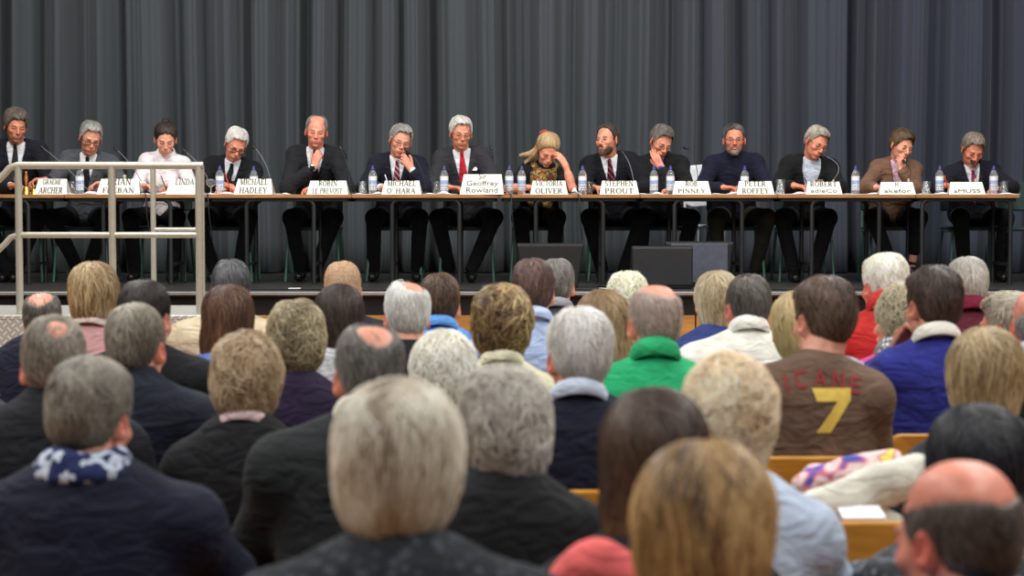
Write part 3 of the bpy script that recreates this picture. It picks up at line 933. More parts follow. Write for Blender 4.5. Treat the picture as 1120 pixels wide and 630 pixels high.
    if 'scarf' in sp:
        pr = []
        for ring, (rr, zz, th_) in enumerate([(.088, .02, .032), (.112, -.02, .036), (.105, -.06, .034)] if sp.get('big_scarf') else [(.070, .074, .018), (.080, .052, .020), (.090, .034, .020)]):
            for t_ in np.linspace(0, 2 * PI, 14, endpoint=False):
                c = N + U * (zz - .03 * max(0, math.cos(t_))) + fwd * math.cos(t_) * rr * 1.05 + X * math.sin(t_) * rr
                pr.append(el(c, A(th_, th_, th_ * .9) * (1 + .15 * math.sin(3 * t_ + ring)), k=.02))
        if sp.get('big_scarf'):
            for s_ in (-1, 1):
                a0 = N + fwd * .10 + X * s_ * .045 - U * .04; a1 = B + U * Ln * .40 + fwd * .155 + X * s_ * .055
                pr.append(rc(a0, a1, .050, .056, k=.03))
            pr.append(rc(N + fwd * .12 - U * .05, B + U * Ln * .5 + fwd * .16, .035, .04, k=.03))
        cloth_obj(pr, 'scarf', cloth(sp.get('scarf_c', (120, 110, 80)), sp['scarf']), .006, 45, .008)
    # trousers and shoes
    low = [el(B + A(0, 0, -.015), (.180 * fat, .140, .105), k=.04)]
    tr = sp.get('trousers', (18, 19, 24))
    for i, s_ in enumerate((1, -1)):
        low += [rc((s_ * .09, .0, .54), kn[i], .088, .070, k=.03), rc(kn[i], an[i] + (kn[i] - an[i]) * sp.get('hem', 0.02), .066, .055, k=.025)]
    cloth_obj(low, 'trousers', cloth(tr), .004, h=.013)
    for i in (0, 1):
        f_ = A(*sp.get('toe', (0.02 * (1 if i == 0 else -1), -1, 0))); f_ = unit(f_)
        a0 = an[i] * A(1, 1, 0)
        pr = [rc(a0 + A(0, .02, an[i][2] - .050), a0 + f_ * .13 + A(0, 0, an[i][2] - .062), .044, .036, k=.02), rc(an[i] + A(0, 0, -.0), a0 + A(0, .0, an[i][2] - .045), .042, .045, k=.02),
              fn(lambda X_, Y_, Z_, zf=an[i][2] - .098: (zf - Z_) + 0 * X_ + 0 * Y_, 'i', .002)]
        v, f = mesh_sdf(pr, .009)
        fastmesh('shoe', v, f, plain('shoe_leather', (.012, .011, .011), rough=.3), body)
    gar = {c.name.split('.')[0]: c for c in body.children}
    for a_, b_ in (('collar', 'shirt'), ('jacket_collar', 'jacket'), ('tie_knot', 'tie'), ('pocket_square', 'jacket'), ('lapel_pin', 'jacket'), ('name_badge', 'jacket')):
        if a_ in gar:
            for b2 in ((b_, 'jumper', 'top', 'coat') if a_ == 'collar' else (b_,)):
                if b2 in gar: gar[a_].parent = gar[b2]; break
    return body

# ------------------------------------------------------------------ the hall
ZS = 0.885           # stage floor height
YT = 14.6            # front edge of the panel tables
TZ = ZS + 0.715      # table top

def bxobj(name, c, size, mat, parent=None, bev=0.0, **k):
    mb = MB(); mb.box(c, size, bev, **k); return mb.build(name, mat, parent)

def floor_mat():
    m, nt, b = newmat('hall_floor'); N, L = nt.nodes, nt.links
    tc = N.new('ShaderNodeTexCoord'); br = N.new('ShaderNodeTexBrick')
    br.inputs['Scale'].default_value = 1; br.inputs['Brick Width'].default_value = 1.2; br.inputs['Row Height'].default_value = .09; br.inputs['Mortar Size'].default_value = .002
    br.inputs['Color1'].default_value = (*srgb(168, 112, 58), 1); br.inputs['Color2'].default_value = (*srgb(140, 90, 44), 1); br.inputs['Mortar'].default_value = (*srgb(70, 45, 25), 1)
    L.new(tc.outputs['Object'], br.inputs['Vector']); L.new(br.outputs['Color'], b.inputs['Base Color']); b.inputs['Roughness'].default_value = .35
    return m

def wood_mat(name, c1, c2, scale=6, rough=.4):
    if name in MATS: return MATS[name]
    m, nt, b = newmat(name); N, L = nt.nodes, nt.links
    tc = N.new('ShaderNodeTexCoord'); mp = N.new('ShaderNodeMapping'); mp.inputs['Scale'].default_value = (1, 6, 6)
    nz = N.new('ShaderNodeTexNoise'); nz.inputs['Scale'].default_value = scale; nz.inputs['Detail'].default_value = 6; nz.inputs['Distortion'].default_value = .8
    rp = N.new('ShaderNodeValToRGB'); rp.color_ramp.elements[0].color = (*srgb(*c1), 1); rp.color_ramp.elements[1].color = (*srgb(*c2), 1)
    rp.color_ramp.elements[0].position = .35; rp.color_ramp.elements[1].position = .65
    L.new(tc.outputs['Object'], mp.inputs['Vector']); L.new(mp.outputs['Vector'], nz.inputs['Vector']); L.new(nz.outputs['Fac'], rp.inputs['Fac'])
    L.new(rp.outputs['Color'], b.inputs['Base Color']); b.inputs['Roughness'].default_value = rough
    MATS[name] = m; return m

def stage_mat():
    m, nt, b = newmat('stage_deck'); N, L = nt.nodes, nt.links
    tc = N.new('ShaderNodeTexCoord')
    nz = N.new('ShaderNodeTexNoise'); nz.inputs['Scale'].default_value = 3; nz.inputs['Detail'].default_value = 8
    rp = N.new('ShaderNodeValToRGB'); rp.color_ramp.elements[0].color = (*srgb(38, 37, 36), 1); rp.color_ramp.elements[1].color = (*srgb(66, 64, 62), 1)
    L.new(tc.outputs['Object'], nz.inputs['Vector']); L.new(nz.outputs['Fac'], rp.inputs['Fac'])
    L.new(rp.outputs['Color'], b.inputs['Base Color']); b.inputs['Roughness'].default_value = .38
    return m

def plate_mat():
    """aluminium tread plate: crossed raised lozenges"""
    m, nt, b = newmat('tread_plate'); N, L = nt.nodes, nt.links
    tc = N.new('ShaderNodeTexCoord')
    def wave(az):
        mp = N.new('ShaderNodeMapping'); mp.inputs['Rotation'].default_value = (0, az, 0) ; mp.inputs['Scale'].default_value = (1, 1, 1)
        ch = N.new('ShaderNodeTexChecker'); return mp, ch
    sx = N.new('ShaderNodeSeparateXYZ'); L.new(tc.outputs['Object'], sx.inputs[0])
    def M(op, a, b_=None):
        n = N.new('ShaderNodeMath'); n.operation = op
        for i, q in enumerate((a, b_)):
            if q is None: continue
            if isinstance(q, (int, float)): n.inputs[i].default_value = q
            else: L.new(q, n.inputs[i])
        return n.outputs[0]
    v = M('ADD', sx.outputs['Z'], sx.outputs['Y'])
    p = M('MULTIPLY', M('ADD', sx.outputs['X'], v), 19.0); q = M('MULTIPLY', M('SUBTRACT', sx.outputs['X'], v), 19.0)
    par = M('MODULO', M('ABSOLUTE', M('ADD', M('FLOOR', p), M('FLOOR', q))), 2.0)
    fp = M('ABSOLUTE', M('SUBTRACT', M('FRACT', p), .5)); fq = M('ABSOLUTE', M('SUBTRACT', M('FRACT', q), .5))
    e1 = M('MULTIPLY', M('LESS_THAN', fp, .16), M('LESS_THAN', fq, .42)); e2 = M('MULTIPLY', M('LESS_THAN', fq, .16), M('LESS_THAN', fp, .42))
    s1 = M('MULTIPLY', e1, par); s2 = M('MULTIPLY', e2, M('SUBTRACT', 1.0, par)); h = M('ADD', s1, s2)
    mx = N.new('ShaderNodeMix'); mx.data_type = 'RGBA'; L.new(h, mx.inputs[0])
    mx.inputs[6].default_value = (*srgb(182, 181, 174), 1); mx.inputs[7].default_value = (*srgb(226, 225, 218), 1)
    L.new(mx.outputs[2], b.inputs['Base Color']); b.inputs['Metallic'].default_value = .3; b.inputs['Roughness'].default_value = .45
    bp = N.new('ShaderNodeBump'); bp.inputs['Strength'].default_value = .8; bp.inputs['Distance'].default_value = .004
    L.new(h, bp.inputs['Height']); L.new(bp.outputs['Normal'], b.inputs['Normal'])
    return m

M_floor = floor_mat()
o = bxobj('floor', (0, 9, -.05), (16, 22, .1), M_floor); tag(o, kind='structure')
M_wall = plain('wall_paint', srgb(150, 146, 136), rough=.9, var=.04, scale=3)
for nm, x in (('wall_left', -8.05), ('wall_right', 8.05)):
    tag(bxobj(nm, (x, 9, 3), (.1, 22, 6), M_wall), kind='structure')
tag(bxobj('wall_back', (0, 19.05, 3), (16.2, .1, 6), M_wall), kind='structure')

st = tag(empty('stage', (0, 0, 0)), kind='structure')
M_stage = stage_mat()
bxobj('stage_deck', (0, 16.25, ZS - .02), (15.9, 5.46, .04), M_stage, st)
M_strip = plain('edge_strip', srgb(150, 150, 148), rough=.4, metal=.3, var=.08)
bxobj('edge_strip', (0, 13.50, ZS - .012), (15.9, .045, .026), M_strip, st, bev=.004)
M_black = plain('black_skirt', (.008, .008, .009), rough=.8)
bxobj('black_fascia', (0, 13.56, ZS - .105), (15.9, .05, .16), M_black, st)
M_panel = wood_mat('stage_wood', (176, 122, 62), (204, 150, 84), 3)
for i in range(12):
    bxobj('wood_panel', (-7.3 + i * 1.33, 13.55, (ZS - .172) / 2), (1.32, .04, ZS - .175), M_panel, st, bev=.003)

# curtain ------------------------------------------------------------
def curtain():
    m, nt, b = newmat('curtain_cloth'); N, L = nt.nodes, nt.links
    tc = N.new('ShaderNodeTexCoord'); sx = N.new('ShaderNodeSeparateXYZ'); L.new(tc.outputs['Object'], sx.inputs[0])
    mr = N.new('ShaderNodeMapRange'); mr.inputs[1].default_value = .5; mr.inputs[2].default_value = 4.0; L.new(sx.outputs['X'], mr.inputs[0])
    rp = N.new('ShaderNodeValToRGB'); rp.color_ramp.elements[0].color = (*srgb(75, 81, 85), 1); rp.color_ramp.elements[1].color = (*srgb(67, 72, 86), 1)
    L.new(mr.outputs[0], rp.inputs['Fac'])
    nz = N.new('ShaderNodeTexNoise'); nz.inputs['Scale'].default_value = 2.5; mp = N.new('ShaderNodeMapping'); mp.inputs['Scale'].default_value = (6, 1, .3)
    L.new(tc.outputs['Object'], mp.inputs['Vector']); L.new(mp.outputs['Vector'], nz.inputs['Vector'])
    r2 = N.new('ShaderNodeValToRGB'); r2.color_ramp.elements[0].color = (.93, .93, .93, 1); r2.color_ramp.elements[1].color = (1.04, 1.04, 1.04, 1)
    L.new(nz.outputs['Fac'], r2.inputs['Fac'])
    mx = N.new('ShaderNodeMix'); mx.data_type = 'RGBA'; mx.blend_type = 'MULTIPLY'; mx.inputs[0].default_value = 1
    L.new(rp.outputs['Color'], mx.inputs[6]); L.new(r2.outputs['Color'], mx.inputs[7]); L.new(mx.outputs[2], b.inputs['Base Color'])
    b.inputs['Roughness'].default_value = .9; b.inputs['Specular IOR Level'].default_value = .15; b.inputs['Sheen Weight'].default_value = .12
    YC = 17.1
    rng = np.random.default_rng(21)
    # fold depth along the width: (pixel x, depth 0 = towards the hall, 1 = back)
    marks = [(-160, .5), (0, .6), (10, 1), (22, .1), (34, .5), (46, .95), (58, .3), (68, .15), (80, .8), (96, .45), (112, .2), (128, .7), (134, 1), (142, .35), (160, .15), (178, .35), (192, .9), (199, 1), (208, .3), (217, .25), (226, .8), (238, .4), (252, .2), (266, .65), (274, .95), (283, .2), (296, .1), (306, .6), (316, .35), (328, .6), (334, 1.15), (340, 1.1), (346, .15), (356, .1), (366, .6), (372, .95), (384, .3), (398, .5), (408, .9), (420, .4), (430, .35), (440, .8), (446, .2), (456, .1), (466, .9), (476, 1.15), (484, .3), (494, .1), (508, .15), (520, .5), (530, .25), (540, .15), (550, .9), (556, .7), (566, 1.05), (580, .9), (592, .2), (604, .12), (616, .5), (630, .75), (640, .3), (652, .2), (663, .55), (678, .85), (690, .6), (700, .3), (706, .15), (716, .5), (728, .85), (736, 1), (746, .35), (756, .15), (764, .6), (778, .15), (788, .12), (796, .8), (808, 1), (818, .4), (828, .25), (840, .7), (850, .35), (860, .55), (874, .9), (884, .4), (898, .3), (910, .12), (922, .18), (930, 1.05), (938, .6), (948, .95), (956, .4), (966, .7), (976, .9), (986, .35), (996, .12), (1008, .2), (1016, .8), (1028, .95), (1040, .5), (1052, .15), (1066, .1), (1076, .3), (1088, 1), (1096, .8), (1104, .3), (1114, .2), (1124, .9), (1150, .3), (1300, .5)]
    xs = np.array([(a - 560) * YC / FPX for a, _ in marks]); ds = np.array([d for _, d in marks])
    n = 2200
    X = np.linspace(-6.2, 6.2, n)
    extra = (.5 + .5 * np.sin(X * 17 + 2 * np.sin(X * 3.1)))
    # smooth (cosine) interpolation between the marks
    i = np.clip(np.searchsorted(xs, X) - 1, 0, len(xs) - 2)
    t = np.clip((X - xs[i]) / (xs[i + 1] - xs[i]), 0, 1); t = t * t * (3 - 2 * t)
    D = ds[i] * (1 - t) + ds[i + 1] * t
    out = (X < xs[1]) | (X > xs[-2]); D = np.where(out, extra, D)
    fine = .06 * np.sin(X * 61 + 3 * np.sin(X * 7)) + .04 * np.sin(X * 133 + 1.3)
    Z = np.array([ZS + .01, ZS + .3, 1.4, 1.9, 2.5, 3.2, 4.2, 5.4])
    V = []
    for j, z in enumerate(Z):
        k = 1.0 - .10 * j / len(Z)
        sway = .02 * np.sin(X * 2.3 + z * 1.3)
        Y = YC + (D * k - .45) * .40 + fine * .07 * (1 + .2 * np.sin(z * 2 + X * 5))
        V.append(np.stack([X + sway * (1 - z / 6), Y, np.full(n, z)], 1))
    V = np.concatenate(V); m_ = len(Z)
    a = np.arange(n - 1)
    F = np.concatenate([np.stack([j * n + a, j * n + a + 1, (j + 1) * n + a + 1, (j + 1) * n + a], 1) for j in range(m_ - 1)])
    o = fastmesh('stage_curtain', V, F, m)
    md = o.modifiers.new('thick', 'SOLIDIFY'); md.thickness = .004; md.offset = 1
    tag(o, 'full-width dark grey pleated curtain hanging behind the panel on the stage', 'curtain')
curtain()

# railing and step platform --------------------------------------------
M_alu = plain('painted_rail', srgb(184, 181, 166), rough=.38, metal=.3, var=.05)
pl = empty('step_platform', (-2.9, 12.5, 0)); tag(pl, 'aluminium tread plate step platform in front of the stage, below the railing', 'platform')
Mp = plate_mat()
def rel(o, root):
    o.location = -Vector(root.location); return o
rel(bxobj('tread_top', (-3.45, 12.17, .815), (3.06, 1.14, .03), Mp, pl, bev=.004), pl)
rel(bxobj('front_panel', (-3.45, 11.61, .41), (3.06, .02, .78), Mp, pl), pl)
rel(bxobj('side_panel', (-1.94, 12.17, .41), (.02, 1.10, .78), Mp, pl), pl)
rel(bxobj('side_panel', (-4.97, 12.17, .41), (.02, 1.10, .78), Mp, pl), pl)
rr = empty('handrail', (-2.9, 11.72, .83)); tag(rr, 'pale metal handrail with two rails and upright posts on the step platform', 'railing')
def railpart(name, pts, r):
    mb = MB(); mb.tube(pts, r, 12); return rel(mb.build(name, M_alu, rr), rr)
RY = 11.74
def RX(px, Y=RY): return (px - 560) * Y / FPX
zt = P(0, 181, RY)[2]; zm = P(0, 257, RY)[2]
for px in (21, 123, 218): railpart('post', [(RX(px), RY, .832), (RX(px), RY, zt)], .0235)
railpart('top_rail', [(RX(-60), RY, zt - .36), (RX(-30), RY, zt - .245), (RX(5), RY, zt - .06), (RX(12), RY, zt - .015), (RX(20), RY, zt), (RX(223), RY, zt)], .0235)
railpart('mid_rail', [(RX(-60), RY, zm - .36), (RX(-30), RY, zm - .245), (RX(5), RY, zm - .06), (RX(12), RY, zm - .015), (RX(20), RY, zm), (RX(218), RY, zm)], .019)
YR = 12.66; ztf, zmf = zt, zm; zt = P(0, 182, YR)[2]; zm = P(0, 251, YR)[2]
railpart('rear_post', [(RX(168, YR), YR, .832), (RX(168, YR), YR, zt)], .019)
railpart('rear_post', [(RX(221, YR), YR, .832), (RX(221, YR), YR, zt)], .019)
railpart('rear_rail', [(RX(168, YR), YR, zt), (RX(221, YR), YR, zt)], .017)
railpart('rear_mid_rail', [(RX(168, YR), YR, zm), (RX(221, YR), YR, zm)], .015)

# panel tables ----------------------------------------------------------
M_top = wood_mat('table_edge_wood', (150, 104, 62), (176, 128, 80), 5)
M_lam = plain('table_laminate', srgb(176, 140, 100), rough=.4)
M_frame = plain('black_steel', srgb(30, 31, 32), rough=.55, var=.1)
desc = ['behind the railing at the brass bell', 'in front of the woman in the white shirt', 'in front of the man with the hand on his bald-topped chin', 'in front of the white-haired man in the red tie', 'in front of the woman with the scarf', 'in front of the man resting his cheek on his fist', 'in front of the man in the open-collared pale shirt', 'at the far end under the woman in the brown blazer']
desc = ['at the end with the brass bell', 'before the woman in the white shirt', 'before the white-haired man', 'before the man in the striped red tie', 'before the woman with the patterned scarf', 'before the man resting his cheek on his hand', 'before the man writing in a black jacket', 'at the end before the man in the magenta tie']
cent = [-6, 150, 305, 466, 624, 775, 926, 1070]
half = [77, 78, 80, 80, 77, 75, 75, 45]
def table(i):
    xc = (cent[i] - 560) * YT / FPX
    edges = [-85, 71, 227, 385, 546, 700, 850, 1001, 1115]
    x0 = (edges[i] - 560) * YT / FPX; x1 = (edges[i + 1] - 560) * YT / FPX
    xc = (x0 + x1) / 2; w = x1 - x0 - .004
    t = empty('folding_table', (xc, YT + .3, ZS)); tag(t, 'brown folding table with black legs ' + desc[i], 'table', None)
    bxobj('tabletop', (0, 0, .700), (w, .60, .028), [M_top], t, bev=.003)
    lx = .265 if i < 7 else w / 2 - .06
    for s in (-1, 1):
        for yy, nm in ((-.262, 'leg'), (.262, 'leg')):
            mb = MB(); q = s * lx
            mb.tube([(q, yy, 0), (q, yy, .63), (q - s * .012, yy, .655), (q - s * .04, yy, .668)], .0175, 8); mb.build(nm, M_frame, t)
    mb = MB()
    for yy in (-.262, .262): mb.box((0, yy, .672), (w - .06, .026, .026), .004)
    for s in (-1, 1): mb.box((s * (w / 2 - .03), 0, .672), (.026, .52, .026), .004)
    mb.build('apron_frame', M_frame, t)
    for s in (-1, 1):
        bxobj('stretcher', (s * lx, 0, .16), (.02, .50, .02), M_frame, t)
for i in range(8): table(i)

# panel chairs -----------------------------------------------------------
M_green = plain('green_steel', srgb(84, 128, 112), rough=.4)
M_seatg = plain('dark_green_shell', srgb(42, 62, 58), rough=.6)
def panel_chair():
    t = empty('stacking_chair')
    mb = MB(); mb.box((0, -.02, .435), (.43, .42, .03), .012); mb.build('seat', M_seatg, t)
    mb = MB(); mb.box((0, .235, .70), (.42, .025, .24), .01, R=rotm(ax=-.12)); mb.build('backrest', M_seatg, t)
    for s in (-1, 1):
        for (ya, yb) in ((-.19, -.23), (.17, .25)):
            mb = MB(); mb.tube([(s * .225, yb, 0), (s * .20, ya, .42)], .012, 8); mb.build('leg', M_green, t)
        mb = MB(); mb.tube([(s * .205, -.19, .415), (s * .205, .18, .415), (s * .20, .215, .46), (s * .19, .245, .78)], .010, 8); mb.build('back_frame', M_green, t)
    return t

# audience chairs -----------------------------------------------------------
M_ply = wood_mat('orange_plywood', (196, 132, 44), (220, 156, 62), 4, .35)
M_steel = plain('chair_steel', srgb(120, 120, 122), rough=.35, metal=.6)
def plate(w, h, rad, thick, n=7, bend=.03, mode='z'):
    """rounded rectangle, gently curved across its width; in x and z (mode z) or x and y"""
    pts = []
    for cx, cz, a0 in ((w / 2 - rad, h / 2 - rad, 0), (-w / 2 + rad, h / 2 - rad, 90), (-w / 2 + rad, -h / 2 + rad, 180), (w / 2 - rad, -h / 2 + rad, 270)):
        for k in range(n): a = math.radians(a0 + 90 * k / (n - 1)); pts.append((cx + rad * math.cos(a), cz + rad * math.sin(a)))
    rings = []
    for sc, off in ((1, 0), (.94, 0), (.6, 0), (.25, 0)): rings.append([(x * sc, z * sc) for x, z in pts])
    vs = []; fs = []; m = len(pts)
    for side in (0, 1):
        for r_ in rings:
            for x, z in r_:
                b_ = bend * (1 - (2 * x / w) ** 2) + (thick if side else 0)
                vs.append((x, b_, z) if mode == 'z' else (x, z, -b_))
    R_ = len(rings)
    for side in (0, 1):
        for r_ in range(R_ - 1):
            for k in range(m):
                a = side * R_ * m + r_ * m + k; b_ = side * R_ * m + r_ * m + (k + 1) % m
                fs.append((a, b_, b_ + m, a + m))
        fs.append(tuple(side * R_ * m + (R_ - 1) * m + k for k in range(m)))
    for k in range(m): fs.append((k, (k + 1) % m, R_ * m + (k + 1) % m, R_ * m + k))
    return vs, fs
def hall_chair():
    t = empty('plywood_chair')
    v, f = plate(.42, .33, .05, .011, bend=-.03)
    mb = MB(); mb.add(np.array(v) @ rotm(ax=-.10).T + A(0, .235, .655), f, True); mb.build('backrest', M_ply, t)
    v, f = plate(.43, .40, .06, .012, bend=-.015, mode='y')
    mb = MB(); mb.add(np.array(v) + A(0, -.02, .445), f, True); mb.build('seat', M_ply, t)
    for s in (-1, 1):
        mb = MB(); mb.tube([(s * .20, -.22, 0), (s * .18, -.19, .425)], .011, 8); mb.build('leg', M_steel, t)
        mb = MB(); mb.tube([(s * .20, .30, 0), (s * .18, .20, .42), (s * .175, .215, .55), (s * .172, .238, .78)], .011, 8); mb.build('leg', M_steel, t)
    return t

# ------------------------------------------------------------------ the panel
YP = 15.5
GREY = [(96, 94, 92), (140, 138, 134), (182, 180, 174)]
WHITE = [(176, 174, 168), (212, 210, 204), (238, 236, 230)]
SALT = [(58, 54, 50), (96, 90, 84), (140, 134, 126)]
BROWN = [(44, 32, 26), (72, 54, 42), (98, 76, 58)]
DARK = [(24, 20, 18), (40, 33, 30), (58, 48, 42)]
M_gblack = plain('spectacle_black', (.012, .012, .014), rough=.3)
M_gwire = plain('spectacle_wire', srgb(120, 112, 104), rough=.3, metal=.7)
M_gtort = plain('spectacle_brown', srgb(70, 46, 34), rough=.3)

def panelist(x0, head, rot, yh=15.27, arms=None, **k):
    k.setdefault('line_dz', .014)
    if k.get('hair') == 'full': k.setdefault('hair_t', .010); k.setdefault('mess', .4)
    """x0: pixel column of the hips; head: pixel of the middle of the head; arms: pixel and depth of elbow and wrist"""
    ox = (x0 - 560) * YP / FPX
    org = A(ox, YP, ZS)
    hc = P(head[0], head[1], yh) - org
    k['head'] = tuple(hc); k['rot'] = rot
    k.setdefault('sw', .165 if not k.get('fem') else .145)
    k.setdefault('shz', .055)
    yaw, pit, rol = [math.radians(v) for v in rot]
    k.setdefault('neck', tuple(hc + A(-.25 * hc[0] - .05 * math.sin(yaw) * 0 - .05 * math.sin(rol), .085 + .03 * math.sin(pit), -.145)))
    arms = arms or {}
    for s_, sg in (('L', 1), ('R', -1)):
        a = arms.get(s_)
        if a is None:
            k['arm' + s_] = dict(e=(sg * .245, -.33, .772), w=(sg * .10, -.50, .760), d=(-sg * .7, -.7, -.05), n=(0, 0, -1), curl=(.35, .4, .45, .5))
        else:
            e = P(a['e'][0], a['e'][1], a['e'][2]) - org; w = P(a['w'][0], a['w'][1], a['w'][2]) - org
            if a.get('table', True): e[2] = max(e[2], .768)
            w[2] = max(w[2], .748)
            k['arm' + s_] = dict(e=e, w=w, d=a['d'], n=a['n'], curl=a.get('curl', (.5,) * 4), thumb=a.get('thumb', .4), spread=a.get('spread', 0))
    p = person((ox, YP, ZS), 0, panel=True, hs=k.pop('hs', 1.04), **k)
    return p

def writing(px, py, side=-1, Y=14.95):
    """hand resting on the paper holding a pen"""
    return dict(e=(px - side * -26, 207, 15.2), w=(px + side * 6, py + 1, Y + .05), d=(-side * .6, -.7, -.15), n=(-side * .5, .1, -.8), curl=(.7, .75, .8, .85), thumb=.8)

PSKIN = (222, 158, 130)
panel = []
def pp(*a, **k):
    b = panelist(*a, **k); panel.append(b); return b

pp(24, (17, 138), (28, 16, 4), hair='full', hc=[(58, 50, 44), (92, 84, 76), (128, 120, 112)], mess=.4, skin=(206, 138, 110), ruddy=.7, eyes='down', stubble=((120, 90, 80), .35), wear='suit', cloth=(24, 27, 40), tie='plain', tie_c=(52, 50, 54), line='low', hair_t=.024,
   arms={'R': dict(e=(-14, 207, 15.2), w=(12, 203, 14.98), d=(.9, -.5, .0), n=(0, 0, -1)), 'L': dict(e=(58, 207, 15.2), w=(50, 197, 14.98), d=(-.9, -.3, .0), n=(0, -.3, -1), curl=(.7,) * 4)},
   label='seated man with shaggy grey-brown hair in a navy suit beside the brass bell')
pp(95, (99, 151), (22, 24, 8), hair='full', hc=[(96, 94, 92), (134, 132, 128), (176, 174, 168)], skin=(214, 152, 126), glasses=M_gblack, glass_r=.0024, wear='suit', cloth=(74, 78, 84), tie='plain', tie_c=(30, 30, 44),
   arms={'L': dict(e=(136, 207, 15.2), w=(116, 200, 14.95), d=(-.9, -.3, -.1), n=(0, -.3, -1), curl=(.5,) * 4)},
   label='seated grey-haired man in a mid-grey suit with dark glasses, looking down')
pp(178, (181, 152), (12, 26, 2), fem=True, hair='bun', hc=[(30, 24, 22), (50, 40, 36), (76, 62, 54)], skin=(226, 166, 140), wear='shirt', cloth=(232, 224, 226), collar=(238, 232, 234), collar_f=.022, trousers=(20, 20, 24),
   arms={'R': dict(e=(148, 207, 15.2), w=(156, 203, 14.95), d=(.8, -.5, 0), n=(0, 0, -1)), 'L': dict(e=(210, 207, 15.2), w=(190, 201, 14.95), d=(-.8, -.3, -.2), n=(-.2, -.1, -1), curl=(.8,) * 4)},
   label='seated woman with a dark bun and a white shirt, writing')
pp(250, (258, 158), (18, 32, 14), hair='full', dark=True, hc=WHITE, skin=(224, 152, 126), glasses=M_gblack, glass_r=.0028, wear='suit', cloth=(22, 24, 32), tie='plain', tie_c=(26, 26, 30), pocket='pin',
   arms={'R': dict(e=(218, 207, 15.2), w=(243, 202, 14.98), d=(.8, -.4, -.1), n=(.2, 0, -1), curl=(.7,) * 4)},
   label='seated white-haired man in black-rimmed glasses and a black suit, writing with a red pencil')
pp(345, (346, 144), (6, 10, 5), hair='bald', bald=dict(c=(0, -.035, .125), r=(.060, .085, .062)), line='high', hc=[(84, 80, 78), (122, 118, 114), (160, 156, 150)], skin=(224, 152, 128), ruddy=.75, eyes='down', frac=.72, wear='suit', cloth=(36, 38, 44), tie='plain', tie_c=(22, 22, 26),
   arms={'R': dict(e=(314, 206, 15.12), w=(344, 182, 15.12), d=(.25, .0, .9), n=(.25, .9, 0), curl=(.55, .7, .8, .85), thumb=.1), 'L': dict(e=(380, 206, 15.15), w=(350, 205, 15.0), d=(-1, -.1, 0), n=(0, 0, -1))},
   label='seated man with a bald forehead and grey sides, hand on his chin, charcoal suit')
pp(433, (438, 154), (14, 16, 14), hair='full', hc=GREY, skin=(222, 156, 132), glasses=M_gwire, frac=.72, wear='suit', cloth=(28, 32, 50), tie='tie_red', long_tie=True,
   arms={'L': dict(e=(466, 206, 15.15), w=(450, 185, 15.12), d=(-.5, -.05, .75), n=(-.3, .9, -.1), curl=(.45, .6, .8, .9), thumb=.2), 'R': dict(e=(398, 207, 15.2), w=(418, 205, 15.0), d=(.9, -.3, 0), n=(0, 0, -1))},
   label='seated grey-haired man in a navy suit and striped red tie, hand over his mouth')
pp(511, (504, 146), (12, 12, 4), hair='full', hair_t=.015, quiff=.03, dark=True, hc=WHITE, sweep=(.5, 0, 0), skin=(212, 146, 116), glasses=M_gwire, wear='suit', cloth=(60, 60, 66), tie='plain', tie_c=(186, 34, 48), pocket='hanky', brow=(120, 110, 100),
   arms={'R': dict(e=(472, 207, 15.2), w=(490, 205, 15.0), d=(.9, -.3, 0), n=(0, 0, -1))},
   label='seated man with swept white hair, a plain red tie and a white pocket square')
pp(588, (599, 164), (10, 38, 6), fem=True, hair='pony', dark=True, hc=[(148, 118, 80), (194, 164, 120), (224, 202, 160)], skin=(228, 160, 134), wear='top', cloth=(20, 20, 24), scarf='scarf', big_scarf=True, line='low', face_w=.98, bare=True,
   arms={'L': dict(e=(626, 206, 15.08), w=(619, 182, 15.08), d=(-.50, .10, .85), n=(-.6, .7, -.1), curl=(.3, .35, .4, .5), thumb=.3), 'R': dict(e=(552, 207, 15.2), w=(578, 205, 15.0), d=(.9, -.3, 0), n=(0, 0, -1))},
   label='seated woman with a blonde ponytail and a patterned scarf, head down on her hand')
pp(672, (664, 153), (-34, 0, -2), hair='short', hc=[(36, 30, 28), (60, 50, 46), (92, 84, 78)], line='high', skin=(212, 152, 124), eyes='open', beard=[(48, 34, 26), (84, 62, 48), (120, 98, 80)], wear='suit', cloth=(22, 24, 34), tie='tie_dark', badge=True,
   arms={'R': dict(e=(636, 207, 15.2), w=(648, 205, 14.98), d=(.5, -.8, 0), n=(0, 0, -1))},
   label='seated bearded man with dark hair, a striped tie and a name badge, looking aside')
pp(722, (723, 155), (20, 30, 10), hair='full', hc=SALT, sweep=(-.4, 0, 0), skin=(222, 152, 126), glasses=M_gwire, frac=.72, wear='suit', cloth=(26, 28, 32), shirt=(70, 70, 150), vslope=.10, pocket='pin',
   arms={'R': dict(e=(731, 207, 15.05), w=(723, 183, 15.08), d=(-.45, .15, .85), n=(.35, .85, .1), curl=(.25, .3, .35, .45), thumb=.3), 'L': dict(e=(752, 207, 15.2), w=(742, 206, 15.02), d=(-.9, -.3, 0), n=(0, 0, -1))},
   label='seated man resting his cheek on his hand, blue shirt cuff and black suit')
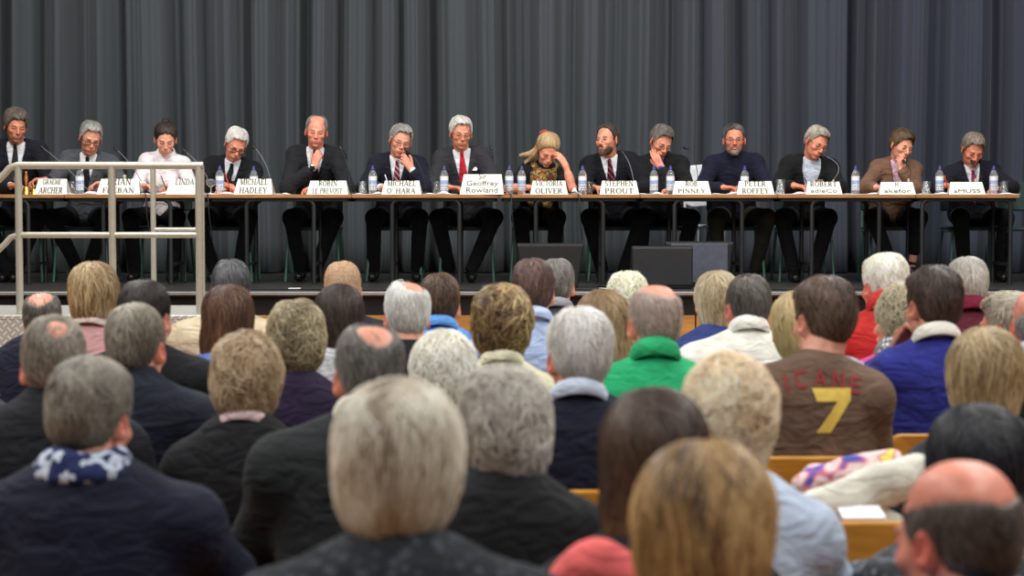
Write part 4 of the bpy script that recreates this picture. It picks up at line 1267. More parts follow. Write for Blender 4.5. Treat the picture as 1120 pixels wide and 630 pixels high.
pp(803, (803, 153), (-4, 2, 0), hair='short', hc=[(46, 42, 42), (74, 70, 70), (112, 108, 106)], skin=(214, 140, 112), eyes='open', glasses=M_gtort, beard=[(110, 100, 92), (150, 140, 130)], goatee=True, wear='jumper', cloth=(27, 28, 54), highneck=True, fat=1.1, sw=.175,
   arms={'R': dict(e=(766, 207, 15.2), w=(790, 205, 14.98), d=(.95, -.3, 0), n=(0, 0, -1)), 'L': dict(e=(842, 207, 15.2), w=(818, 205, 14.98), d=(-.95, -.2, 0), n=(0, 0, -1))},
   trousers=(58, 54, 46), label='seated man in a navy jumper with glasses and a short grey goatee, facing the hall')
pp(878, (893, 156), (20, 26, 16), hair='full', hc=[(92, 86, 76), (138, 132, 120), (182, 176, 162)], mess=.4, skin=(220, 146, 118), glasses=M_gwire, wear='suit', cloth=(20, 21, 25), shirt=(196, 206, 222), vslope=.30,
   arms={'R': dict(e=(848, 207, 15.2), w=(868, 203, 14.95), d=(.9, -.4, -.1), n=(.1, 0, -1), curl=(.7,) * 4)},
   ankles=(A(.05, -.30, .10), A(-.13, -.36, .10)), label='seated man with wavy grey hair in a black jacket and open pale blue shirt, writing')
pp(974, (986, 159), (22, 20, 10), fem=True, hair='full', dark=True, hair_t=.013, hc=[(48, 36, 26), (84, 64, 46), (130, 104, 76)], line='low', skin=(222, 160, 134), wear='blazer', cloth=(112, 84, 66), shirt=(222, 186, 208), trousers=(18, 20, 28), hem=.38,
   arms={'L': dict(e=(1000, 207, 15.1), w=(986, 186, 15.10), d=(-.05, .1, .95), n=(-.3, .9, 0), curl=(.35, .5, .8, .9), thumb=.2), 'R': dict(e=(945, 207, 15.2), w=(958, 205, 15.0), d=(.9, -.4, 0), n=(0, 0, -1))},
   ankles=(A(.10, -.34, .10), A(-.05, -.38, .10)), label='seated short-haired woman in a brown blazer and pink shirt, chin on her hand')
pp(1062, (1064, 164), (4, 30, 6), hair='full', hc=[(70, 62, 54), (108, 98, 86), (146, 136, 122)], skin=(210, 138, 112), ruddy=.8, wear='suit', cloth=(26, 28, 42), tie='tie_magenta', long_tie=True, fat=1.05,
   arms={'R': dict(e=(1026, 207, 15.2), w=(1034, 203, 14.98), d=(.8, -.5, 0), n=(0, 0, -1), curl=(.7,) * 4)},
   label='seated man in a navy suit and magenta tie with his head bowed')
w8 = panel[7]
mb = MB(); hc8 = Vector(w8.location); c8 = P(595, 144, 15.26) - np.array(w8.location)
mb.tube([c8 + A(-.035, .0, -.012), c8 + A(-.012, -.004, .006), c8 + A(.015, -.002, .008), c8 + A(.035, .004, -.004)], .007, 8)
mb.build('hair_band', plain('band_red', srgb(196, 62, 48), rough=.5), w8)
pcx = [24, 95, 178, 250, 345, 433, 511, 588, 672, 722, 803, 878, 974, 1062]
who = ['the shaggy-haired man', 'the man in grey', 'the woman in white', 'the black-spectacled man', 'the bald-fronted man', 'the striped red tie', 'the plain red tie', 'the scarfed woman', 'the bearded man', 'the cheek-resting man', 'the navy jumper', 'the pale blue shirt', 'the brown blazer', 'the magenta tie']
ch0 = None
for i, px in enumerate(pcx):
    if ch0 is None: ch0 = panel_chair(); c = ch0
    else: c = copy_tree(ch0)
    c.location = ((px - 560) * YP / FPX, YP, ZS)
    tag(c, 'green-legged stacking chair on the stage under ' + who[i], 'chair', 'green-legged chairs behind the panel tables')
# empty chair at the far end of the stage and the pale chair back beside the navy jumper
c = copy_tree(ch0); c.location = ((1126 - 560) * 15.2 / FPX, 15.2, ZS); tag(c, 'empty green-legged stacking chair past the end of the tables', 'chair', 'green-legged chairs behind the panel tables')
pc = empty('folding_chair', ((778 - 560) * 15.95 / FPX, 15.95, ZS), .25); tag(pc, 'pale chair with its backrest showing beside the navy jumper', 'chair')
M_pale = plain('pale_plastic', srgb(226, 230, 236), rough=.4)
v, f = plate(.40, .36, .09, .012, bend=-.03)
mb = MB(); mb.add(np.array(v) @ rotm(ax=-.1, ay=-.08).T + A(0, .2, .80), f, True); mb.build('backrest', M_pale, pc)
bxobj('seat', (0, -.02, .45), (.40, .38, .025), M_pale, pc, bev=.01)
for s in (-1, 1):
    for y_ in (-1, 1):
        mb = MB(); mb.tube([(s * .2, y_ * .2, 0), (s * .18, y_ * .17, .44)], .011, 8); mb.build('leg', M_pale, pc)
    mb = MB(); mb.tube([(s * .18, .17, .44), (s * .17, .21, .80)], .011, 8); mb.build('back_frame', M_pale, pc)

# ------------------------------------------------------------------ writing
FONT_CACHE = {}
def text_mesh(txt, size, sx=1.0, bold=0.0):
    key = (txt, size, sx, bold)
    cu = bpy.data.curves.new('t', 'FONT'); cu.body = txt; cu.size = size; cu.align_x = 'CENTER'; cu.align_y = 'CENTER'; cu.offset = bold; cu.extrude = .0006; cu.resolution_u = 3
    ob = bpy.data.objects.new('t', cu); C.objects.link(ob)
    bpy.context.view_layer.update()
    me = bpy.data.meshes.new_from_object(ob.evaluated_get(bpy.context.evaluated_depsgraph_get()))
    bpy.data.objects.remove(ob); bpy.data.curves.remove(cu)
    V = np.array([v.co[:] for v in me.vertices]).reshape(-1, 3)
    F = [tuple(p.vertices) for p in me.polygons]
    bpy.data.meshes.remove(me)
    if len(V): V[:, 0] *= sx
    return V, F

def _ln(x0, y0, x1, y1, w): return ('l', x0, y0, x1, y1, w)
def _v(x, w=.15, y0=0, y1=1): return [_ln(x, y0, x, y1, w)] + ([_ln(x - .16, 0.025, x + .16, 0.025, .05)] if y0 == 0 else []) + ([_ln(x - .16, .975, x + .16, .975, .05)] if y1 == 1 else [])
def _a(cx, cy, rx, ry, a0, a1): return [('a', cx, cy, rx, ry, a0, a1)]
CAPS = {'A': (.9, [_ln(.08, 0, .44, 1, .06), _ln(.44, 1, .80, 0, .15), _ln(.2, .33, .66, .33, .05), _ln(-.03, .025, .22, .025, .05), _ln(.62, .025, .94, .025, .05)]),
 'B': (.78, _v(.18) + [_ln(.18, .975, .34, .975, .05), _ln(.18, .52, .36, .52, .05), _ln(.18, .025, .36, .025, .05)] + _a(.34, .75, .24, .225, 90, -90) + _a(.36, .27, .28, .245, 90, -90)),
 'C': (.82, _a(.46, .5, .38, .48, 42, 318) + [_ln(.76, .98, .76, .68, .04)]), 'D': (.9, _v(.18) + [_ln(.18, .975, .38, .975, .05), _ln(.18, .025, .38, .025, .05)] + _a(.38, .5, .42, .475, 90, -90)),
 'E': (.74, _v(.18) + [_ln(.18, .975, .64, .975, .05), _ln(.64, 1, .64, .78, .04), _ln(.18, .51, .5, .51, .05), _ln(.5, .62, .5, .4, .04), _ln(.18, .025, .68, .025, .05), _ln(.68, 0, .68, .24, .04)]),
 'F': (.70, _v(.18) + [_ln(.18, .975, .64, .975, .05), _ln(.64, 1, .64, .78, .04), _ln(.18, .51, .5, .51, .05), _ln(.5, .62, .5, .4, .04)]),
 'G': (.9, _a(.46, .5, .38, .48, 42, 330) + [_ln(.76, .98, .76, .70, .04), _ln(.76, .02, .76, .42, .13), _ln(.6, .43, .9, .43, .05)]),
 'H': (.92, _v(.18) + _v(.74) + [_ln(.18, .51, .74, .51, .05)]), 'I': (.36, _v(.18)), 'K': (.86, _v(.18) + [_ln(.2, .38, .66, 1, .06), _ln(.34, .58, .76, 0, .14)]),
 'L': (.72, _v(.18) + [_ln(.18, .025, .66, .025, .05), _ln(.66, 0, .66, .26, .04)]), 'M': (1.08, _v(.16, .06) + [_ln(.18, 1, .52, .05, .14), _ln(.52, .05, .88, 1, .05)] + _v(.90)),
 'N': (.92, _v(.16, .06) + [_ln(.16, 1, .76, 0, .14)] + _v(.76, .06)), 'O': (.88, _a(.44, .5, .37, .475, 0, 360)), 'P': (.74, _v(.18) + [_ln(.18, .975, .36, .975, .05), _ln(.18, .46, .36, .46, .05)] + _a(.36, .72, .27, .255, 90, -90)),
 'R': (.84, _v(.18) + [_ln(.18, .975, .36, .975, .05), _ln(.18, .48, .4, .48, .05)] + _a(.36, .73, .26, .245, 90, -90) + [_ln(.40, .48, .74, 0, .14)]),
 'S': (.66, _a(.34, .73, .22, .245, 30, 265) + _a(.32, .27, .25, .245, 85, -150)), 'T': (.8, _v(.4) + [_ln(.06, .975, .74, .975, .05), _ln(.06, 1, .06, .76, .04), _ln(.74, 1, .74, .76, .04)]),
 'U': (.9, [_ln(.18, .3, .18, 1, .15), _ln(.04, .975, .34, .975, .05), _ln(.74, .3, .74, 1, .06), _ln(.62, .975, .88, .975, .05)] + _a(.46, .3, .28, .28, 180, 360)),
 'V': (.86, [_ln(.1, 1, .44, 0, .15), _ln(.44, 0, .78, 1, .06), _ln(-.02, .975, .26, .975, .05), _ln(.66, .975, .9, .975, .05)]),
 'Y': (.84, [_ln(.1, 1, .42, .5, .14), _ln(.42, .5, .74, 1, .06), _ln(.42, 0, .42, .5, .15), _ln(.26, .025, .58, .025, .05), _ln(-.02, .975, .24, .975, .05), _ln(.62, .975, .86, .975, .05)]),
 "'": (.2, [_ln(.1, 1, .08, .75, .09)]), ' ': (.4, [])}
def serif_mesh(txt, size):
    mb = MB(); x = 0
    def quad(p, q, w0, w1):
        w0, w1 = w0 * 1.15 + .02, w1 * 1.15 + .02
        p, q = np.array(p), np.array(q); d = q - p; d /= np.linalg.norm(d) + 1e-9; n = np.array([-d[1], d[0]])
        c = [p + n * w0 / 2, p - n * w0 / 2, q - n * w1 / 2, q + n * w1 / 2]
        vs = [(u[0], u[1], .0006) for u in c]; mb.add(vs, [(0, 1, 2, 3)])
    for ch in txt:
        w, st = CAPS[ch]
        for g in st:
            if g[0] == 'l': quad((x + g[1], g[2]), (x + g[3], g[4]), g[5], g[5])
            else:
                _, cx, cy, rx, ry, a0, a1 = g; n = 14; pr_ = None
                for i in range(n + 1):
                    a = math.radians(a0 + (a1 - a0) * i / n); p = (x + cx + rx * math.cos(a), cy + ry * math.sin(a)); ww = .05 + .10 * abs(math.cos(a))
                    if pr_: quad(pr_[0], p, pr_[1], ww)
                    pr_ = (p, ww)
        x += w + .06
    V = np.array(mb.v); V[:, 0] -= x / 2; V[:, 1] -= .5; V[:, :2] *= size * .72
    return V, mb.f

M_card = plain('card_white', srgb(238, 238, 228), rough=.6, var=.03)
M_ink = plain('card_ink', srgb(84, 86, 78), rough=.7)
cards = [((58.5, 37), ['GRAEME', 'ARCHER'], 17), ((132, 49), ['BRIAN', 'FREBAN'], 17), ((203.5, 40), ['LINDA', ''], 17), ((279, 43), ['MICHAEL', 'HADLEY'], 17), ((359.5, 46), ['ROBIN', 'LE PREVOST'], 15), ((440, 44), ['MICHAEL', "O' HARA"], 15),
         ((528, 48), ['Sir', 'Geoffrey', 'Rowland'], 22), ((600.5, 41), ['VICTORIA', 'OLIVER'], 15), ((677, 43), ['STEPHEN', 'PROUT'], 15), ((756, 42), ['ROB', 'PINNEY'], 14.5), ((825.5, 41), ['PETER', 'ROFFEY'], 14.5), ((900, 40), ['ROBERT', 'adleCo'], 14), ((980, 40), ['H', 'akefor'], 13.5), ((1056, 40), ['', 'aMUSS'], 13.5)]
YCARD = 14.67
for i, ((px, wpx), lines, hpx) in enumerate(cards):
    s = FPX / YCARD; w = wpx / s; h = hpx / s
    x = (px - 560) / s
    c = empty('name_card', (x, YCARD, TZ), (-.10 if i < 7 else -.02)); tag(c, 'white folded name card on the table in front of ' + who[i], 'name card')
    d = h * .45
    mb = MB()
    wt = w * .86
    for sgn in (-1, 1):
        yb, yt = sgn * d, sgn * .0015
        vs = [(-w / 2, yb, 0), (w / 2, yb, 0), (wt / 2, yt, h), (-wt / 2, yt, h)]
        vs += [(a, b_ - sgn * .0022, c_) for a, b_, c_ in vs]
        mb.add(vs, [(0, 1, 2, 3), (7, 6, 5, 4), (0, 4, 5, 1), (1, 5, 6, 2), (2, 6, 7, 3), (3, 7, 4, 0)])
    mb.build('card', M_card, c)
    tilt = math.atan2(d - .0015, h)
    n_ = len(lines)
    for j, t in enumerate(lines):
        if not t: continue
        lm = MB()
        sz = h * (.40 if n_ == 3 else .56)
        V, F = serif_mesh(t, sz) if t in ('ARCHER', 'BRIAN', 'LINDA', 'MICHAEL', 'HADLEY', 'ROBIN', 'LE PREVOST', "O' HARA", 'VICTORIA', 'OLIVER', 'STEPHEN', 'PROUT', 'ROB', 'PINNEY', 'PETER', 'ROFFEY', 'ROBERT', 'GRAEME', 'FREBAN', 'H') else text_mesh(t, sz, 1.0, .0)
        tw = V[:, 0].max() - V[:, 0].min()
        want = {'Sir': .20, 'H': .1, 'ROB': .34, 'ROBIN': .5, 'LINDA': .58, 'BRIAN': .6, 'GRAEME': .62, 'PETER': .62}.get(t, .80) * w * .9
        V[:, 0] *= want / tw
        if t in ('H', 'akefor', 'aMUSS', 'adleCo', 'FREBAN', 'GRAEME', 'PINNEY'): V[:, 1] *= .8
        zz = h * ((.80, .26) if n_ == 2 else (.88, .54, .20))[j] / math.cos(tilt)
        Q = np.stack([V[:, 0], V[:, 1] * 0, V[:, 1] + zz], 1); Q[:, 1] = -V[:, 2] - .0022
        lm.add(Q @ rotm(ax=-tilt).T + A(0, -d, 0), F)
        lm.build('lettering', M_ink, c, fix=False)

# ------------------------------------------------------------------ things on the tables
M_water = plain('clear_plastic', (.85, .9, .93), rough=.05, trans=.85, ior=1.2, var=.01)
M_glass = plain('clear_glass', (.92, .95, .95), rough=.02, trans=.95, ior=1.35, var=.01)
M_bluecap = plain('blue_cap', srgb(46, 52, 122), rough=.35)
def label_mat():
    m, nt, b = newmat('bottle_label'); N, L = nt.nodes, nt.links
    tc = N.new('ShaderNodeTexCoord'); sx = N.new('ShaderNodeSeparateXYZ'); L.new(tc.outputs['Object'], sx.inputs[0])
    rp = N.new('ShaderNodeValToRGB'); rp.color_ramp.interpolation = 'CONSTANT'
    mr = N.new('ShaderNodeMapRange'); mr.inputs[1].default_value = .03; mr.inputs[2].default_value = .15; L.new(sx.outputs['Z'], mr.inputs[0])
    e = rp.color_ramp.elements; e[0].color = (*srgb(196, 200, 208), 1); e[1].position = .68; e[1].color = (*srgb(236, 238, 242), 1)
    for pos, c in ((.08, (76, 84, 120)), (.16, (200, 204, 212)), (.24, (76, 84, 120)), (.33, (210, 214, 222)), (.42, (88, 98, 140)), (.50, (150, 178, 222))):
        k = e.new(pos); k.color = (*srgb(*c), 1)
    L.new(mr.outputs[0], rp.inputs['Fac'])
    nz = N.new('ShaderNodeTexNoise'); nz.inputs['Scale'].default_value = 180; L.new(tc.outputs['Object'], nz.inputs['Vector'])
    mx = N.new('ShaderNodeMix'); mx.data_type = 'RGBA'; gt = N.new('ShaderNodeMath'); gt.operation = 'GREATER_THAN'; gt.inputs[1].default_value = .5
    L.new(nz.outputs['Fac'], gt.inputs[0]); lt = N.new('ShaderNodeMath'); lt.operation = 'LESS_THAN'; lt.inputs[1].default_value = .09; L.new(sx.outputs['Z'], lt.inputs[0])
    ml = N.new('ShaderNodeMath'); ml.operation = 'MULTIPLY'; L.new(gt.outputs[0], ml.inputs[0]); L.new(lt.outputs[0], ml.inputs[1])
    L.new(ml.outputs[0], mx.inputs[0]); L.new(rp.outputs['Color'], mx.inputs[6]); mx.inputs[7].default_value = (*srgb(214, 218, 226), 1)
    L.new(mx.outputs[2], b.inputs['Base Color']); b.inputs['Roughness'].default_value = .4
    return m
M_label = label_mat()
def bottle():
    t = empty('water_bottle')
    mb = MB(); mb.lathe([(0, 0), (.028, 0), (.0325, .006), (.0325, .055), (.030, .062), (.0325, .07), (.0325, .148), (.030, .165), (.020, .186), (.0125, .196), (.0125, .205), (0, .205)], n=18); mb.build('bottle_body', M_water, t)
    mb = MB(); mb.lathe([(.0331, .034), (.0331, .146)], n=18); mb.build('paper_label', M_label, t, fix=True)
    mb = MB(); mb.lathe([(.0148, .196), (.0148, .212), (.010, .214), (.010, .226), (.008, .230), (0, .230)], n=14); mb.build('cap', M_bluecap, t)
    return t
b0 = None
for px, Y, w_ in ((88, 14.78, 1), (241, 14.74, 3), (278, 14.86, 3), (408, 14.76, 5), (486, 14.78, 6), (557, 14.72, 6), (570.5, 14.74, 7), (637, 14.76, 8), (715, 14.76, 8), (733, 14.78, 9), (814, 14.86, 10), (935, 14.78, 11), (1027, 14.80, 13), (1086, 14.78, 13)):
    if b0 is None: b0 = bottle(); b = b0
    else: b = copy_tree(b0)
    b.location = ((px - 560) * Y / FPX, Y, TZ)
    b.rotation_euler = (0, 0, px * .37)
    where = {88: 'in front of the man in grey', 241: 'nearest the wine glass by the black-spectacled man', 278: 'behind the name card of the black-spectacled man', 408: 'in front of the striped red tie', 486: 'in front of the plain red tie', 557: 'of a pair, nearer the tallest name card', 570.5: 'of a pair, nearer the scarfed woman', 637: 'beside the bearded man', 715: 'between the bearded man and the cheek-resting man', 733: 'at the edge of the name card of the cheek-resting man', 814: 'behind the name card of the navy jumper', 935: 'between pale blue shirt and brown blazer', 1027: 'beside the red pen near the magenta tie', 1086: 'nearest the end of the tables, by the last tumbler'}[px]
    tag(b, 'blue-capped clear water bottle ' + where, 'bottle', 'water bottles along the panel tables')
def tumbler(px, Y, where, r=.036, h=.105):
    mb = MB(); mb.lathe([(0, 0), (r * .86, 0), (r * .88, .004), (r, h), (r - .003, h), (r * .84, .012), (0, .012)], n=20)
    o = mb.build('tumbler', M_glass, loc=((px - 560) * Y / FPX, Y, TZ)); tag(o, 'clear glass tumbler ' + where, 'glass', 'glasses on the panel tables')
tumbler(80, 14.9, 'behind the name card next to the man in grey')
tumbler(397, 14.8, 'beside the bottle of the striped red tie')
tumbler(478, 14.9, 'beside the bottle of the plain red tie')
tumbler(643.5, 14.85, 'half behind the bottle beside the bearded man')
tumbler(746, 14.95, 'with only its rim over the name card of the cheek-resting man')
tumbler(853, 14.78, 'between the navy jumper and the pale blue shirt', .038, .12)
tumbler(896, 14.95, 'with only its rim over the name card of the pale blue shirt', .036, .12)
tumbler(1012, 14.78, 'between the two name cards nearest the end of the tables')
tumbler(1097, 14.84, 'last on the tables, beside the end bottle')
mb = MB(); mb.lathe([(0, 0), (.032, 0), (.032, .003), (.005, .006), (.004, .05), (.012, .058), (.034, .075), (.038, .10), (.034, .125), (.032, .125), (.035, .10), (.030, .078), (0, .06)], n=20)
tag(mb.build('wine_glass', M_glass, loc=((231 - 560) * 14.76 / FPX, 14.76, TZ)), 'stemmed glass beside the bottle of the black-spectacled man', 'glass')

M_mic = plain('microphone_black', (.014, .014, .016), rough=.5)
M_chrome = plain('microphone_silver', srgb(120, 122, 126), rough=.55, metal=.3)
def mic(base, mid, tip, where, Y=14.95, pole=None, silver=False):
    """gooseneck microphone: base pixel, middle pixel, tip pixel"""
    bp = A((base - 560) * Y / FPX, Y, TZ)
    t = empty('microphone', bp); tag(t, ('slim silver-necked ' if silver else 'slim black ') + 'gooseneck microphone ' + where, 'microphone', None)
    mb = MB(); mb.lathe([(0, 0), (.045, 0), (.045, .012), (.02, .02), (.008, .03), (0, .03)], n=18); mb.build('base', M_mic, t)
    Pm = P(mid[0], mid[1], Y + .02) - bp; Pt = P(tip[0], tip[1], Y + .10) - bp
    if pole:
        mb = MB(); mb.tube([(0, 0, .02), (0, 0, pole)], .0085, 10); mb.build('pole', plain('pole_cream', srgb(200, 196, 170), rough=.4), t)
        st_ = A(0, 0, pole)
    else: st_ = A(0, 0, .028)
    q = []
    for k in range(11):
        u = k / 10; q.append((1 - u) ** 2 * st_ + 2 * u * (1 - u) * (2 * Pm - .5 * st_ - .5 * Pt) + u * u * Pt)
    mb = MB(); mb.tube(q, .0032, 8); mb.build('gooseneck', M_chrome if silver else M_mic, t)
    d = unit(q[-1] - q[-2]); mb = MB()
    mb.tube([q[-1] - d * .01, q[-1], q[-1] + d * .02, q[-1] + d * .035, q[-1] + d * .042], [.006, .0125, .014, .012, .004], 10); mb.build('head', M_mic, t)
mic(98, (70, 181), (47, 162), 'between the bell and the man in grey', silver=True)
mic(161, (145, 183), (128, 164), 'in front of the woman in the white shirt', silver=True)
mic(232, (222, 186), (203, 166), 'beyond the end post of the railing', silver=True)
mic(299, (291, 181), (279, 162), 'by the black-spectacled man', silver=True)
mic(384, (380, 182), (373, 163), 'by the bald-fronted man')
mic(466, (459, 182), (446, 165), 'by the striped red tie')
mic(548, (545, 180), (538, 163), 'by the plain red tie')
mic(694, (690, 184), (682, 168), 'by the bearded man', silver=True)
mic(764, (760, 174), (751, 162), 'by the cheek-resting man')
mic(911, (917, 182), (903, 171), 'on a cream pole by the pale blue shirt', pole=.12, silver=True)
mic(993, (996, 187), (990, 178), 'on a cream pole by the brown blazer', pole=.13)
mic(1066, (1068, 186), (1064, 178), 'on a cream pole by the magenta tie', pole=.13)
mb = MB(); mb.tube([(0, 0, 0), (0, 0, .15)], .009, 10); mb.tube([(-.012, 0, .15), (.012, 0, .15)], .008, 8); mb.lathe([(0, 0), (.04, 0), (.04, .01), (0, .012)], n=16)
tag(mb.build('microphone_pole', plain('pole_cream', srgb(200, 196, 170)), loc=((137 - 560) * 15.0 / FPX, 15.0, TZ)), 'short cream microphone pole on the table by the woman in the white shirt', 'pole')
# bells
M_brass = plain('brass', srgb(200, 168, 92), rough=.28, metal=.9)
M_handle = wood_mat('bell_handle', (170, 90, 34), (206, 122, 56), 8)
for px, sc, h_, lab in ((29.5, 1.0, True, 'larger brass hand bell with an orange wooden handle on the table'), (36, .72, False, 'smaller brass bell beside the hand bell with the wooden handle')):
    x = (px - 560) * 14.72 / FPX
    t = empty('hand_bell', (x, 14.72 + (0 if h_ else .05), TZ)); tag(t, lab, 'bell')
    mb = MB(); mb.lathe([(.040 * sc, 0), (.036 * sc, .012 * sc), (.028 * sc, .035 * sc), (.024 * sc, .055 * sc), (.012 * sc, .068 * sc), (0, .072 * sc)], n=20); mb.build('bell_cup', M_brass, t)
    mb = MB()
    if h_: mb.lathe([(0, .07), (.010, .072), (.008, .09), (.014, .115), (.013, .145), (.007, .165), (.010, .178), (0, .185)], n=12); mb.build('handle', M_handle, t)
    else: mb.lathe([(0, .048), (.006, .05), (.005, .058), (.009, .066), (0, .074)], n=12); mb.build('handle', M_brass, t)
# pens
def pen(px, py, px2, py2, col, lab, Y=14.9):
    py2 = 208
    a = P(px, py, Y); b = P(px2, py2, Y - .03)
    mb = MB(); mb.tube([a, a + (b - a) * .9, b], [.0045, .0045, .0015], 8)
    tag(mb.build('pencil' if col == 'r' else 'pen', plain('pen_' + col, srgb(*{'r': (210, 60, 40), 'w': (220, 222, 226), 'k': (30, 30, 34)}[col]), rough=.35)), lab, 'pen')
pen(246, 189, 252, 199, 'r', 'red pencil held by the black-spectacled man')
pen(1033, 192, 1037, 199, 'r', 'red pen held by the magenta tie')
pen(421, 191, 427, 199, 'w', 'white pen upright beside the striped red tie')
pen(880, 194, 885, 200, 'k', 'black pen held by the pale blue shirt')
pen(176, 192, 182, 201, 'k', 'dark pen held by the woman in the white shirt')
# papers
M_paper = plain('paper', srgb(240, 241, 243), rough=.7, var=.02)
def paper(px0, px1, where, lift=.02, Y=14.80, kind='sheaf of white papers'):
    x0, x1 = (px0 - 560) * Y / FPX, (px1 - 560) * Y / FPX; w = x1 - x0; n = 12
    mb = MB(); vs = []; fs = []
    rg = random.Random(px0)
    a, b = rg.uniform(.1, .3), rg.uniform(.6, .95)
    for j in range(2):
        for i in range(n + 1):
            t = i / n; z = .004 + lift * (math.exp(-((t - b) / .12) ** 2) * .9 + math.exp(-((t - a) / .1) ** 2) * .3)
            for k in range(2): vs.append((x0 + w * t, Y - .10 + .20 * j, TZ + (z if k else .0008)))
    for i in range(n):
        for (p_, q_) in ((0, 1), ):
            A0, B0 = i * 2, (i + 1) * 2; A1, B1 = (n + 1) * 2 + i * 2, (n + 1) * 2 + (i + 1) * 2
            fs += [(A0, B0, B0 + 1, A0 + 1), (A1 + 1, B1 + 1, B1, A1), (A0 + 1, B0 + 1, B1 + 1, A1 + 1), (A0, A1, B1, B0)]
    fs += [(0, 1, (n + 1) * 2 + 1, (n + 1) * 2), (2 * n, (n + 1) * 2 + 2 * n, (n + 1) * 2 + 2 * n + 1, 2 * n + 1)]
    mb.add(vs, fs, True)
    o = mb.build('paper_sheaf', M_paper); tag(o, kind + ' on the table ' + where, 'paper')
for a in ((72, 108, 'between the two name cards nearest the bell', .025), (150, 186, 'before the woman in the white shirt'), (222, 262, 'under the wine glass'), (300, 318, 'beside the card of the black-spectacled man', .01), (386, 420, 'between the bald-fronted man and the striped tie'), (462, 500, 'between the two men in red ties', .03), (572, 590, 'before the woman in the scarf', .01), (615, 636, 'crumpled beside the card of the scarfed woman', .06), (697, 730, 'between the bearded man and the next name card'), (776, 808, 'before the navy jumper', .02), (846, 882, 'before the pale blue shirt', .02), (922, 958, 'under the lone bottle', .012), (1000, 1034, 'between the last two name cards', .016), (1076, 1112, 'at the end of the tables', .012)):
    paper(a[0], a[1], a[2], *(a[3:] if len(a) > 3 else ()))

# ------------------------------------------------------------------ on the stage floor
M_spk = plain('speaker_black', (.008, .0085, .009), rough=.55, bump=.2, bscale=300)
M_spk2 = plain('speaker_grey_panel', srgb(78, 80, 94), rough=.6)
def wedge(px0, px1, py0, Y, depth, slope, mat, lab, back=None, led=False):
    x0, x1 = (px0 - 560) * Y / FPX, (px1 - 560) * Y / FPX
    h = P(0, py0, Y)[2] - ZS; w = x1 - x0
    t = empty('stage_monitor', ((x0 + x1) / 2, Y, ZS)); tag(t, lab, 'loudspeaker')
    # profile in (y, z): tall towards the hall, sloping baffle towards the panel
    prof = [(0, 0), (0, h * .96), (.02, h), (.06, h), (depth, h * .25), (depth, 0)]
    mb = MB(); vs = []; n = len(prof)
    for s, k in ((-1, 0), (1, 1)):
        for (y, z) in prof: vs.append((s * w / 2 + slope * (z / h) * (s if slope > 0 else 0), y, z))
    mb.add(vs, [tuple(range(n)), tuple(range(2 * n - 1, n - 1, -1))] + [(i, i + n, (i + 1) % n + n, (i + 1) % n) for i in range(n)])
    o = mb.build('cabinet', mat, t)
    md = o.modifiers.new('b', 'BEVEL'); md.width = .012; md.segments = 2; md.limit_method = 'ANGLE'
    if back is not None: bxobj('back_panel', (0, -.006, h * .52), (w * .97, .012, h * .86), back, t, bev=.004)
    for s in (-1, 1):
        bxobj('foot', (s * w * .38, .05, .004), (.05, .05, .012), M_mic, t)
    if led:
        bxobj('socket_plate', (-w * .41, -.008, h * .36), (.012, .012, .05), plain('socket_white', srgb(170, 172, 180)), t)
        m, nt, b = newmat('blue_led'); b.inputs['Base Color'].default_value = (.05, .05, .8, 1); b.inputs['Emission Color'].default_value = (.1, .15, 1, 1); b.inputs['Emission Strength'].default_value = 4
        bxobj('indicator_light', (-w * .45, -.010, h * .36), (.01, .012, .012), m, t)
    return t
wedge(691, 758, 269, 13.95, .34, 0, M_spk, 'black stage monitor loudspeaker nearest the stage edge with a blue light', plain('speaker_back', (.022, .024, .026), rough=.4), True)
wedge(733, 797, 264, 14.30, .24, .04, M_spk, 'stage monitor loudspeaker with a flat grey panel, behind the one with the blue light', M_spk2)
wedge(572, 632, 266, 14.12, .34, .05, M_spk, 'black stage monitor loudspeaker on the floor before the woman in the scarf', None)
def floor_cable(pts, where, r=.006, mat=None):
    q = []
    for i in range(len(pts) - 1):
        for k in range(6):
            t = k / 6; q.append(A(*pts[i]) * (1 - t) + A(*pts[i + 1]) * t)
    q.append(A(*pts[-1]))
    q = [A((p[0] - 560) * p[1] / FPX, p[1] + .02 * math.sin(i * .7), ZS + r) for i, p in enumerate(q)]
    mb = MB(); mb.tube(q, r, 6); tag(mb.build('floor_cable', mat or M_mic), 'black cable lying on the stage floor ' + where, 'cable')
floor_cable([(230, 13.75), (300, 13.9), (360, 13.8), (430, 13.72)], 'beneath the man in the charcoal suit')
floor_cable([(440, 13.9), (520, 13.75), (600, 13.85), (690, 13.7)], 'before the black loudspeaker by the scarfed woman')
floor_cable([(655, 14.2), (680, 13.9), (668, 13.75), (640, 13.8)], 'looped beside the loudspeaker with the blue light', .008)
floor_cable([(800, 14.0), (860, 13.8), (920, 13.95), (1000, 13.75), (1110, 13.8)], 'in front of the tables near their end')
for px, Y, lab in ((322, 13.78, 'beneath the man in the charcoal suit'), (662, 13.78, 'beside the looped cable')):
    mb = MB(); mb.box(((px - 560) * Y / FPX, Y, ZS + .0125), (.09, .05, .006), .001); tag(mb.build('tape_strip', M_paper), 'white tape tag on the stage floor cables ' + lab, 'tape')
